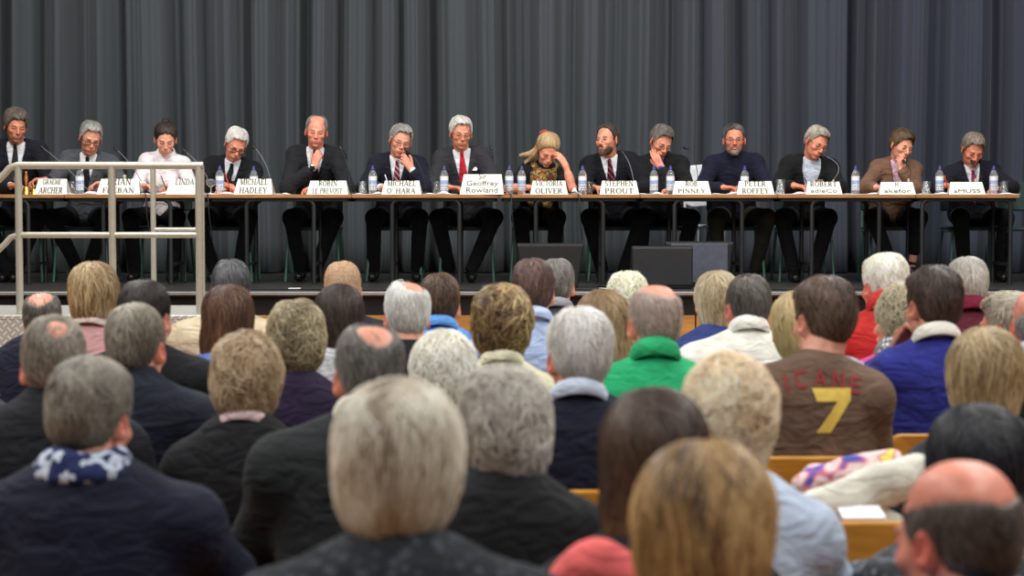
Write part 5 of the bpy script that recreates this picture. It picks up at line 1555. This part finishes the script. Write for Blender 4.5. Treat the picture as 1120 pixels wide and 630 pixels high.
# cables hanging from the tables
for px, where in ((559, 'beside the tallest name card'), (633, 'by the bearded man'), (228, 'just past the railing'), (160, 'behind the railing')):
    x = (px - 560) * YT / FPX
    mb = MB(); mb.tube([(x - .09, YT + .14, TZ + .006), (x - .03, YT + .02, TZ + .02), (x, YT - .012, TZ + .002), (x + .008, YT - .014, TZ - .15), (x + .03, YT + .02, TZ - .36)], .0045, 6)
    tag(mb.build('hanging_cable', M_mic), 'thin black cable hanging over the table edge ' + where, 'cable')

# ------------------------------------------------------------------ the audience
BLOND = [(112, 84, 50), (176, 140, 88), (226, 198, 142)]
SILVER = [(138, 132, 120), (186, 180, 166), (222, 216, 204)]
IVORY = [(186, 178, 160), (222, 214, 198), (244, 240, 230)]
MOUSE = [(84, 74, 60), (126, 114, 96), (166, 154, 134)]
IRON = [(74, 72, 68), (118, 114, 108), (162, 156, 148)]
UMBER = [(38, 28, 22), (64, 48, 38), (94, 74, 60)]
hc0 = None
def aud(px, ytop, D, label, short=None, dx=0, **k):
    """seated listener seen from behind: px head middle, ytop crown, D distance"""
    global hc0
    hs = k.pop('hs', 1.0)
    hw = P(px, ytop, D); z = hw[2] - .128 * hs - k.get('hair_t', .012) * .7
    look = k.pop('look', (0, 8, 0)); vis = k.pop('chair', False)
    turn = math.radians(k.pop('rz', 0))
    bxo = hw[0] + dx
    k['head'] = (dx * 1.0, -.04, z)      # the figure is turned by half a turn, so +x world is -x here
    k['neck'] = (dx * .45, .02, z - (.135 if not k.get('fem') else .140) * hs)
    zt_ = z - .155
    k.setdefault('skin', (224, 160, 136))
    k.setdefault('face_w', .90 if not k.get('fem') else .93); k.setdefault('shz', .075); k.setdefault('knees', (A(.12, -.36, .52), A(-.12, -.36, .52))); k.setdefault('ankles', (A(.12, -.26, .10), A(-.12, -.26, .10)))
    p = person((bxo, D - .04, 0), PI + turn, hs=hs, rot=look, label=label, **k)
    if hc0 is None: hc0 = hall_chair(); c = hc0
    else: c = copy_tree(hc0)
    c.location = (bxo, D - (.06 if vis else -.06), 0); c.scale = (1 if vis else .7, 1, 1.02 if vis else .92); c.rotation_euler = (0, 0, PI + turn * .5)
    tag(c, 'orange plywood chair under ' + (short or 'the listener'), 'chair', 'plywood audience chairs')
    return p

CROWN = dict(c=(0, .045, .125), r=(.045, .055, .035))
BIGCROWN = dict(c=(0, .03, .115), r=(.056, .085, .052))

# first rows, nearest the stage
aud(47, 317, 7.9, 'balding man with a pink crown and wispy grey hair below the railing post', 'the pink-crowned man below the railing', fat=1.35, sw=.185, hair='bald', bald=dict(c=(0, .06, .10), r=(.048, .07, .055)), hc=SALT, cloth=(30, 34, 60), ruddy=.8, sparse=.10)
aud(103, 289, 7.3, 'woman with shaggy blonde-brown hair and a striped pink top before the railing', 'the shaggy blonde woman', fem=True, hair='bob', hair_len=-.12, dark=True, hc=[(84, 64, 42), (150, 122, 82), (216, 192, 148)], mess=.35, cloth=(200, 150, 150), collar=(226, 206, 196), wear='top', wr=.002)
aud(160, 305, 6.1, 'dark brown-haired man in a black jacket beside the blonde woman', 'the dark-haired man in black', hair='short', hc=DARK, cloth=(26, 28, 32), wear='coat', look=(-16, 8, 0))
aud(252, 283, 7.7, 'man with thick dark grey hair in a beige jacket', 'the man in the beige jacket', hair='full', hair_t=.011, hc=[(44, 44, 46), (74, 74, 76), (110, 110, 110)], cloth=(206, 190, 160), collar=(214, 198, 170), wear='coat', look=(14, 4, 0))
aud(250, 314, 6.75, 'woman with long straight auburn-brown hair', 'the woman with long auburn hair', fem=True, hair='long', hair_len=-.26, dark=True, hc=[(40, 26, 20), (80, 52, 38), (126, 88, 64)], cloth=(90, 110, 170))
aud(375, 284, 8.0, 'man with close-cropped fair hair in a charcoal suit, nearest the stage', 'the crop-haired man', hair='crop', hc=[(176, 142, 110), (196, 162, 128)], cloth=(44, 46, 54), scalp=.35, skin=(218, 170, 140))
aud(371, 313, 7.0, 'woman with smooth dark brown shoulder-length hair', 'the smooth dark-haired woman', fem=True, hair='long', hair_len=-.17, hc=[(30, 22, 20), (50, 38, 34), (74, 58, 50)], cloth=(190, 190, 190))
aud(325, 329, 5.9, 'woman with short curly ash-brown hair and a deep purple top', 'the curly-haired woman in purple', fem=True, hair='curly', hair_len=-.065, hair_t=.018, hc=[(84, 74, 54), (134, 120, 92), (182, 168, 136)], cloth=(48, 34, 66), wear='top')
aud(445, 305, 6.6, 'elderly man with a pink bald crown and fluffy white sides', 'the man with fluffy white sides', hair='bald', bald=dict(c=(-.02, .05, .115), r=(.045, .062, .050)), hair_t=.013, hc=WHITE, cloth=(34, 34, 38), ruddy=.7, look=(10, 8, 0))
aud(481, 299, 7.4, 'brown-haired person in a bright blue jacket', 'the bright blue jacket', hair='full', hair_t=.014, hc=[(48, 36, 28), (78, 58, 44), (120, 90, 64)], cloth=(92, 150, 220), collar=(100, 158, 226), wear='coat')
aud(549, 312, 5.9, 'woman with short layered brown hair with golden streaks and a cream top', 'the woman with golden streaks', fem=True, hair='curly', hair_len=-.055, hair_t=.020, mess=.5, hc=[(52, 38, 26), (92, 70, 46), (150, 122, 80), (222, 196, 146)], cloth=(222, 216, 184), collar=(228, 222, 192), wear='top', whorl=(.012, .03, .13), strand=dict(curl=.003, L=.07))
aud(583, 283, 7.1, 'man with reddish-brown hair in a light blue shirt', 'the man in the light blue shirt', hair='full', hair_t=.012, hc=[(58, 42, 38), (88, 66, 60), (118, 92, 84)], cloth=(178, 196, 232), collar=(186, 204, 238), wear='shirt')
aud(609, 282, 8.5, 'man with dark grey hair half hidden behind a brown-haired man', 'the half-hidden grey-haired man', hair='short', hc=IRON, cloth=(70, 70, 76), collar=(150, 150, 155))
aud(686, 297, 8.0, 'person with pale platinum hair in front of the black loudspeaker', 'the platinum-haired person', fem=True, hair='curly', hair_len=-.07, hair_t=.012, hc=[(196, 184, 150), (226, 216, 190), (242, 236, 218)], cloth=(190, 150, 90), strand=dict(curl=.003, L=.05))
aud(660, 319, 6.4, 'woman with long light brown hair greying at the crown', 'the woman with greying brown hair', fem=True, hair='long', hair_len=-.18, hc=[(98, 76, 50), (142, 116, 82), (170, 150, 122)], cloth=(74, 72, 58))
aud(783, 296, 7.6, 'woman with smooth ash-blonde hair and a blue top near the stage', 'the ash-blonde woman in blue', fem=True, hair='bob', hair_len=-.13, hair_t=.014, dark=True, hc=[(150, 130, 98), (196, 178, 142), (226, 212, 180)], cloth=(48, 62, 120), look=(12, 4, 0))
aud(817, 299, 6.9, 'man with thinning dark grey hair in a cream fleece', 'the man in the cream fleece', hair='short', hc=[(58, 54, 50), (86, 80, 74), (112, 106, 100)], thin=[((.03, .05, .13), (.03, .03, .02))], cloth=(230, 228, 216), collar=(234, 232, 222), collar_h=.04, wear='coat', fat=1.15, sw=.19, skin=(206, 130, 110), look=(14, 8, 0))
aud(873, 318, 6.2, 'fair-haired person in a pale grey hooded top', 'the pale grey hooded top', fem=True, hair='bob', hair_len=-.08, hair_t=.014, hc=[(146, 124, 86), (190, 168, 124)], cloth=(164, 172, 182), hood=True, fat=1.15, sw=.19, dx=.13)
aud(967, 276, 7.2, 'white-haired man in a red jacket with its collar up', 'the man in red', hair='full', hair_t=.011, hc=IVORY, cloth=(188, 44, 42), collar=(196, 48, 44), collar_h=.05, wear='coat', fat=1.1, look=(18, 6, 0), skin=(222, 140, 116), line='short')
aud(986, 310, 6.7, 'woman with short curly grey hair, a pink top and a patterned neckscarf', 'the woman in pink', fem=True, hair='curly', hair_len=-.065, hair_t=.014, hc=[(112, 102, 80), (160, 150, 122), (196, 188, 164)], cloth=(226, 84, 150), scarf='speckle', scarf_c=(150, 150, 152), look=(42, 6, 0), sw=.135)
aud(1057, 281, 7.4, 'grey-haired man in a dark maroon jacket', 'the man in maroon', hair='full', hair_t=.011, hc=[(118, 112, 104), (158, 152, 142), (190, 184, 172)], cloth=(86, 28, 44), collar=(120, 26, 54), collar_h=.05, wear='coat', fat=1.1)
aud(1102, 318, 6.7, 'person with short tousled grey hair and glasses, face turned aside', 'the tousled grey-haired person', hair='full', hair_t=.012, mess=.5, hc=[(110, 100, 84), (152, 142, 124), (188, 180, 162)], look=(46, 6, 0), glasses=M_gblack, cloth=(60, 60, 64), skin=(214, 140, 112))
aud(1133, 312, 6.0, 'bald man with pink skin cut off by the picture edge, dark green jacket', 'the bald man in green', hair='bald', bald=dict(c=(0, .0, .11), r=(.10, .13, .125)), hc=GREY, cloth=(44, 58, 44), collar=(226, 230, 236), wear='coat', ruddy=.8, skin=(226, 150, 128))

# middle rows
aud(150, 331, 5.3, 'grey-haired man with red ears in a quilted navy jacket', 'the man in quilted navy', hair='short', hair_t=.010, hc=[(84, 78, 68), (124, 116, 102), (158, 150, 134)], cloth=(30, 36, 52), weave='quilt', wear='coat', ruddy=1.0, highneck=True, look=(-12, 8, 0))
aud(58, 345, 4.7, 'grey-haired man with a pink thinning crown in a black coat', 'the thin-crowned man in the black coat', hair='bald', bald=dict(c=(-.008, .085, .105), r=(.026, .04, .040)), hair_t=.012, mess=.4, hc=[(92, 84, 74), (136, 126, 112), (172, 162, 146)], cloth=(24, 26, 34), wear='coat', highneck=True, ruddy=.8, fat=1.1, line='short', look=(16, 10, 0), sparse=.35)
aud(-42, 352, 5.2, 'person in a slate grey jacket cut off by the picture edge', 'the slate grey jacket', hair='short', hc=GREY, cloth=(62, 66, 76), wear='coat', fat=1.1)
aud(715, 309, 5.6, 'bald man in a bright green zip-neck jumper', 'the man in bright green', hair='bald', bald=dict(c=(-.01, .02, .135), r=(.062, .118, .078)), hair_t=.005, hc=[(150, 132, 122), (178, 160, 148)], scalp=.45, cloth=(36, 164, 106), collar=(34, 158, 100), collar_h=.045, wear='jumper', fat=1.12, sw=.185, ruddy=.7, look=(14, 10, 0))
aud(900, 301, 5.4, 'brown-haired man in a brown football shirt with a yellow number on its back', 'the man in the brown football shirt', chair=True, hair='full', hair_t=.010, hc=[(50, 38, 30), (82, 64, 52), (110, 90, 76)], cloth=(104, 82, 68), wear='jumper', fat=.95, sw=.142, seed=777, mess=.35, look=(24, 8, 0), dx=-.04)
aud(1020, 290, 5.9, 'dark brown-haired man in a royal blue jumper with a white shirt collar', 'the man in royal blue', chair=True, hair='full', hair_t=.010, hc=[(40, 30, 26), (62, 48, 42), (86, 68, 60)], cloth=(42, 46, 128), collar=(226, 222, 210), look=(18, 8, 0), skin=(208, 142, 116), fat=.95, sw=.128, armR=dict(e=(-.19, -.07, .74), w=(-.09, -.30, .66), d=(.5, -.8, -.1), n=(0, 0, -1)),
    armL=dict(e=(.155, -.36, .93), w=(.085, -.17, 1.03), d=(-.2, .1, .95), n=(-.5, .6, 0), curl=(.8, .9, 1, 1)))
aud(632, 335, 4.8, 'man with thick white hair in a navy jumper with a pale blue collar', 'the white-haired man in navy', chair=True, hair='full', hair_t=.014, mess=.4, hc=[(160, 156, 148), (200, 196, 188), (230, 226, 220)], cloth=(24, 27, 50), collar=(186, 196, 212), fat=1.1, skin=(224, 150, 126), ruddy=.7, look=(16, 8, 0))
aud(485, 363, 5.3, 'elderly woman with fluffy snow-white hair', 'the woman with snow-white hair', fem=True, hair='fluffy', hair_len=-.07, hair_t=.018, hc=IVORY, cloth=(120, 116, 112))
aud(270, 364, 4.9, 'woman with short layered sandy hair, pink collar and black top', 'the sandy-haired woman in black', fem=True, hair='fluffy', hair_len=-.075, hair_t=.018, dark=True, hc=[(112, 88, 62), (166, 138, 104), (212, 190, 158)], mess=.35, cloth=(28, 27, 32), collar=(216, 190, 190), collar_h=.02, collar_up=.048)
aud(1078, 362, 4.7, 'woman with a shoulder-length dark blonde bob near the edge', 'the woman with the dark blonde bob', fem=True, hair='bob', hair_len=-.15, dark=True, hc=[(116, 94, 62), (168, 144, 102), (216, 196, 158)], cloth=(60, 62, 70), look=(-10, 4, 0))
aud(403, 352, 4.3, 'man with a pink bald crown, grey sides and a charcoal jacket over a cream collar', 'the bald-crowned man in charcoal', hair='bald', bald=dict(c=(-.008, .07, .115), r=(.040, .055, .062)), hair_t=.009, hc=[(72, 70, 66), (106, 102, 98), (142, 138, 132)], cloth=(40, 44, 46), collar=(214, 210, 196), wear='coat', inf=.0, fat=1.2, sw=.19, ruddy=.8, look=(14, 10, 0), sparse=.08)
aud(100, 390, 3.9, 'man with wavy iron-grey hair in a navy jumper and a patterned navy neckscarf', 'the man in the navy jumper and neckscarf', hair='full', hair_t=.013, mess=.5, hc=[(72, 68, 60), (112, 106, 96), (152, 146, 134)], cloth=(26, 30, 54), scarf='navyflower', fat=1.32, sw=.205, ruddy=.7, near=True, look=(-16, 10, 0))
aud(550, 400, 3.75, 'woman with short wavy silver hair in a black top', 'the silver-haired woman in black', fem=True, hair='fluffy', hair_len=-.08, hair_t=.016, hc=[(116, 110, 100), (158, 152, 142), (196, 190, 180)], cloth=(24, 26, 30), near=True, fat=1.0, sw=.145, wear='coat', look=(14, 12, 0))

# nearest rows
aud(800, 390, 3.7, 'woman with short tousled cream-blonde hair in a pale blue shirt', 'the cream-blonde woman in pale blue', fem=True, hair='fluffy', hair_len=-.09, hair_t=.018, mess=.4, hc=[(176, 148, 112), (214, 192, 158), (238, 224, 198)], cloth=(194, 208, 228), wear='shirt', near=True, fat=1.0, look=(-16, 6, 0))
aud(1068, 447, 3.7, 'person with smooth black hair in a mottled grey jacket', 'the black-haired person', fem=True, hair='bob', hair_len=-.10, hc=[(14, 14, 16), (26, 26, 30), (40, 40, 46)], cloth=(96, 98, 102), weave='speckle', wear='coat', near=True)
aud(716, 430, 3.2, 'woman with long straight brown hair fading to fawn at the ends', 'the woman with long fawn-tipped hair', fem=True, hair='long', hair_len=-.19, dark=True, hc=[(44, 30, 26), (66, 48, 38), (92, 70, 54)], grad=(.02, -.12, (176, 136, 88)), cloth=(30, 30, 36), near=True)
aud(438, 417, 2.75, 'woman with a rounded silver-blonde bob and a dark patterned jacket, nearest the camera', 'the woman with the silver-blonde bob', fem=True, hair='bob', hair_len=-.070, hair_t=.022, mess=.3, hc=[(132, 112, 88), (190, 178, 156), (228, 222, 208)], cloth=(40, 44, 50), weave='speckle', wear='coat', near=True, fat=1.3, sw=.18, parting=(.0, .016, (128, 104, 80)), look=(-10, 10, 0))
aud(1046, 497, 2.8, 'man with a big bald crown, dark grey fringe and a blue collar', 'the bald man with the blue collar', hair='bald', bald=dict(c=(.0, .01, .13), r=(.085, .140, .104)), hair_t=.006, hc=[(58, 50, 46), (86, 76, 70), (112, 102, 96)], cloth=(66, 96, 140), collar=(70, 102, 150), wear='shirt', near=True, look=(32, 10, 0), ruddy=.9, skin=(226, 148, 126), scalp=.6)
aud(768, 483, 2.5, 'woman with golden-brown hair and a dark parting, black top', 'the golden-haired woman', fem=True, hair='bob', hair_len=-.13, hair_t=.020, dark=True, hc=[(98, 74, 46), (170, 132, 82), (222, 188, 134)], cloth=(30, 32, 40), near=True, whorl=(.0, .02, .135), parting=(.012, .011, (70, 58, 52)))

# brown football shirt: number and faded red arc lettering, laid on the cloth
shirt_p = [o for o in bpy.data.objects if o.parent is None and 'football' in str(o.get('label', '')) and o.type == 'MESH'][0]
jm = [c for c in shirt_p.children if c.name.startswith('jumper')][0]
from mathutils.bvhtree import BVHTree
def stick(V, F, x0, z0, mat, name):
    """V in (x right as seen from behind, z up); project on the back of the cloth"""
    bvh = BVHTree.FromPolygons([tuple(v.co) for v in jm.data.vertices], [tuple(p.vertices) for p in jm.data.polygons])
    mb = MB(); vs = []
    for v in V:
        lx, lz = -(v[0] + x0), v[1] + z0       # figure is turned half a turn
        hit = bvh.ray_cast(Vector((lx, 1.5, lz)), Vector((0, -1, 0)))
        y = hit[0].y if hit[0] else .15
        vs.append((lx, y + .003 + v[2], lz))
    mb.add(vs, F); return mb.build(name, mat, shirt_p, fix=False)
def gridpoly(poly, n=10):
    """strip polygon given as list of quads (4 corners) subdivided"""
    vs = []; fs = []
    for q in poly:
        q = [np.array(p, float) for p in q]; b = len(vs)
        for i in range(n + 1):
            for j in range(n + 1):
                u, v = i / n, j / n
                p = q[0] * (1 - u) * (1 - v) + q[1] * u * (1 - v) + q[2] * u * v + q[3] * (1 - u) * v
                vs.append((p[0], p[1], 0.0))
        for i in range(n):
            for j in range(n):
                a = b + i * (n + 1) + j; fs.append((a, a + n + 1, a + n + 2, a + 1))
    return np.array(vs), fs
V, F = gridpoly([((-.062, .125), (.050, .125), (.048, .088), (-.050, .088)), ((.012, .092), (.048, .092), (-.012, .0), (-.052, .0))])
sz = P(912, 474, 5.2)[2]
stick(V, F, P(914, 450, 5.2)[0] - shirt_p.location[0], sz, plain('shirt_number_yellow', srgb(222, 190, 84), rough=.7), 'shirt_number')
red = plain('shirt_letter_red', srgb(142, 48, 46), rough=.8)
let = {'W': [((0, 1), (.12, 1), (.3, 0), (.2, 0)), ((.2, 0), (.3, 0), (.5, .8), (.42, .8)), ((.42, .8), (.5, .8), (.72, 0), (.62, 0)), ((.62, 0), (.72, 0), (.95, 1), (.83, 1))],
       'I': [((.3, 1), (.5, 1), (.5, 0), (.3, 0))], 'E': [((0, 1), (.18, 1), (.18, 0), (0, 0)), ((.1, 1), (.8, 1), (.8, .82), (.1, .82)), ((.1, .58), (.7, .58), (.7, .42), (.1, .42)), ((.1, .18), (.8, .18), (.8, 0), (.1, 0))],
       'C': [((0, .9), (.18, .9), (.18, .1), (0, .1)), ((.05, 1), (.8, 1), (.8, .82), (.05, .82)), ((.05, .18), (.8, .18), (.8, 0), (.05, 0))],
       'A': [((.36, 1), (.54, 1), (.18, 0), (0, 0)), ((.36, 1), (.54, 1), (.9, 0), (.72, 0)), ((.2, .42), (.7, .42), (.7, .26), (.2, .26))],
       'N': [((0, 1), (.18, 1), (.18, 0), (0, 0)), ((0, 1), (.2, 1), (.9, 0), (.7, 0)), ((.72, 1), (.9, 1), (.9, 0), (.72, 0))]}
lz = P(900, 424, 5.2)[2]; lx0 = P(898, 424, 5.2)[0] - shirt_p.location[0]
for i, (ch, u) in enumerate((('W', -.135), ('I', -.085), ('C', -.045), ('A', .005), ('N', .055), ('E', .105))):
    q = [[(p[0] * .040 - .018, p[1] * .048) for p in quad] for quad in let[ch]]
    a = -u * 1.6
    q = [[(p[0] * math.cos(a) - p[1] * math.sin(a), p[0] * math.sin(a) + p[1] * math.cos(a)) for p in quad] for quad in q]
    V, F = gridpoly(q, 4)
    stick(V, F, lx0 + u, lz - u * u * 1.9, red, 'shirt_letter')

# empty chair with clothes on it, coral coat
EX, EY = P(935, 565, 4.2)[0], 4.2
c = copy_tree(hc0); c.location = (EX, EY + .19, 0); c.rotation_euler = (0, 0, PI); c.scale = (1.05, 1, 1.0)
tag(c, 'empty orange plywood chair holding a cream coat, flowered cloth and paper', 'chair', 'plywood audience chairs')
def heap(name, prims, mat, lab, cat, amp=.008, sc=24, h=.009):
    V, F = mesh_sdf(prims, h); V = V + gradp(prims, V, .006) * (amp * fbm(V, sc, len(name), 3))[:, None]
    o = fastmesh(name, V, F, mat); tag(o, lab, cat); return o
def PP(px, py, Y): return P(px, py, Y)
heap('cream_coat', [rc(PP(885, 548, 4.30), PP(965, 522, 4.32), .022, .028, k=.03), rc(PP(905, 558, 4.28), PP(992, 526, 4.34), .026, .034, k=.03), rc(PP(958, 522, 4.32), PP(1005, 508, 4.36), .026, .03, k=.03), rc(PP(890, 562, 4.34), PP(940, 552, 4.36), .03, .03, k=.04), el(PP(940, 600, 4.38), (.15, .15, .10), k=.05)], cloth((214, 210, 196)), 'crumpled cream coat lying over the empty orange chair', 'coat', .010, 22)
heap('flowered_cloth', [rc(PP(878, 530, 4.36), PP(925, 518, 4.38), .026, .030, k=.03), rc(PP(925, 515, 4.38), PP(975, 506, 4.40), .030, .032, k=.03), el(PP(890, 522, 4.40), (.03, .03, .03), k=.03), el(PP(940, 540, 4.45), (.12, .06, .04), k=.04)], cloth((230, 200, 210), 'floral'), 'bunched pink and yellow flowered cloth on top of the cream coat', 'cloth', .010, 30)
mb = MB(); q = PP(942, 561, 4.24); mb.box(q, (.10, .07, .008), .002, R=rotm(ax=.25, az=.05)); tag(mb.build('folded_paper', M_paper), 'white folded paper on the back edge of the empty orange chair', 'paper')
heap('coral_coat', [rc(PP(625, 640, 2.95), PP(652, 622, 2.95), .030, .034, k=.04), rc(PP(652, 622, 2.95), PP(700, 660, 2.95), .034, .05, k=.04), el(PP(655, 700, 2.95), (.10, .05, .14), k=.06)], cloth((222, 100, 98)), 'coral pink garment bunched at the bottom beside the golden-haired woman', 'coat', .006, 20)

# ------------------------------------------------------------------ light
sc = bpy.context.scene
def area(loc, target, size, energy, col=(1, 1, 1), sy=None):
    l = bpy.data.lights.new('lamp', 'AREA'); l.energy = energy; l.color = col; l.shape = 'RECTANGLE'; l.size = size; l.size_y = sy or size
    o = bpy.data.objects.new('lamp', l); C.objects.link(o); o.location = loc
    o.rotation_euler = (Vector(target) - Vector(loc)).to_track_quat('-Z', 'Y').to_euler()
for y in (1.5, 4.6, 7.7, 10.8):
    for x in (-3, 3): area((x, y, 5.2), (x * .8, y, 0), 1.6, 140, (1, .99, .97), .9)
for x in (-4.2, -1.4, 1.4, 4.2): area((x, 12.7, 5.0), (x * .9, 15.4, 1.7), .5, 72, (1, .95, .9))
for x in (-3.5, 0, 3.5): area((x, 15.4, 5.3), (x, 16.8, 3.2), 1.0, 14, (.95, .98, 1))
w = bpy.data.worlds.new('world'); sc.world = w; w.use_nodes = True
w.node_tree.nodes['Background'].inputs[0].default_value = (.9, .95, 1, 1); w.node_tree.nodes['Background'].inputs[1].default_value = .07
sc.view_settings.view_transform = 'Standard'; sc.view_settings.look = 'None'; sc.view_settings.gamma = 1; sc.view_settings.use_curve_mapping = False
sc.view_settings.exposure = 0.0
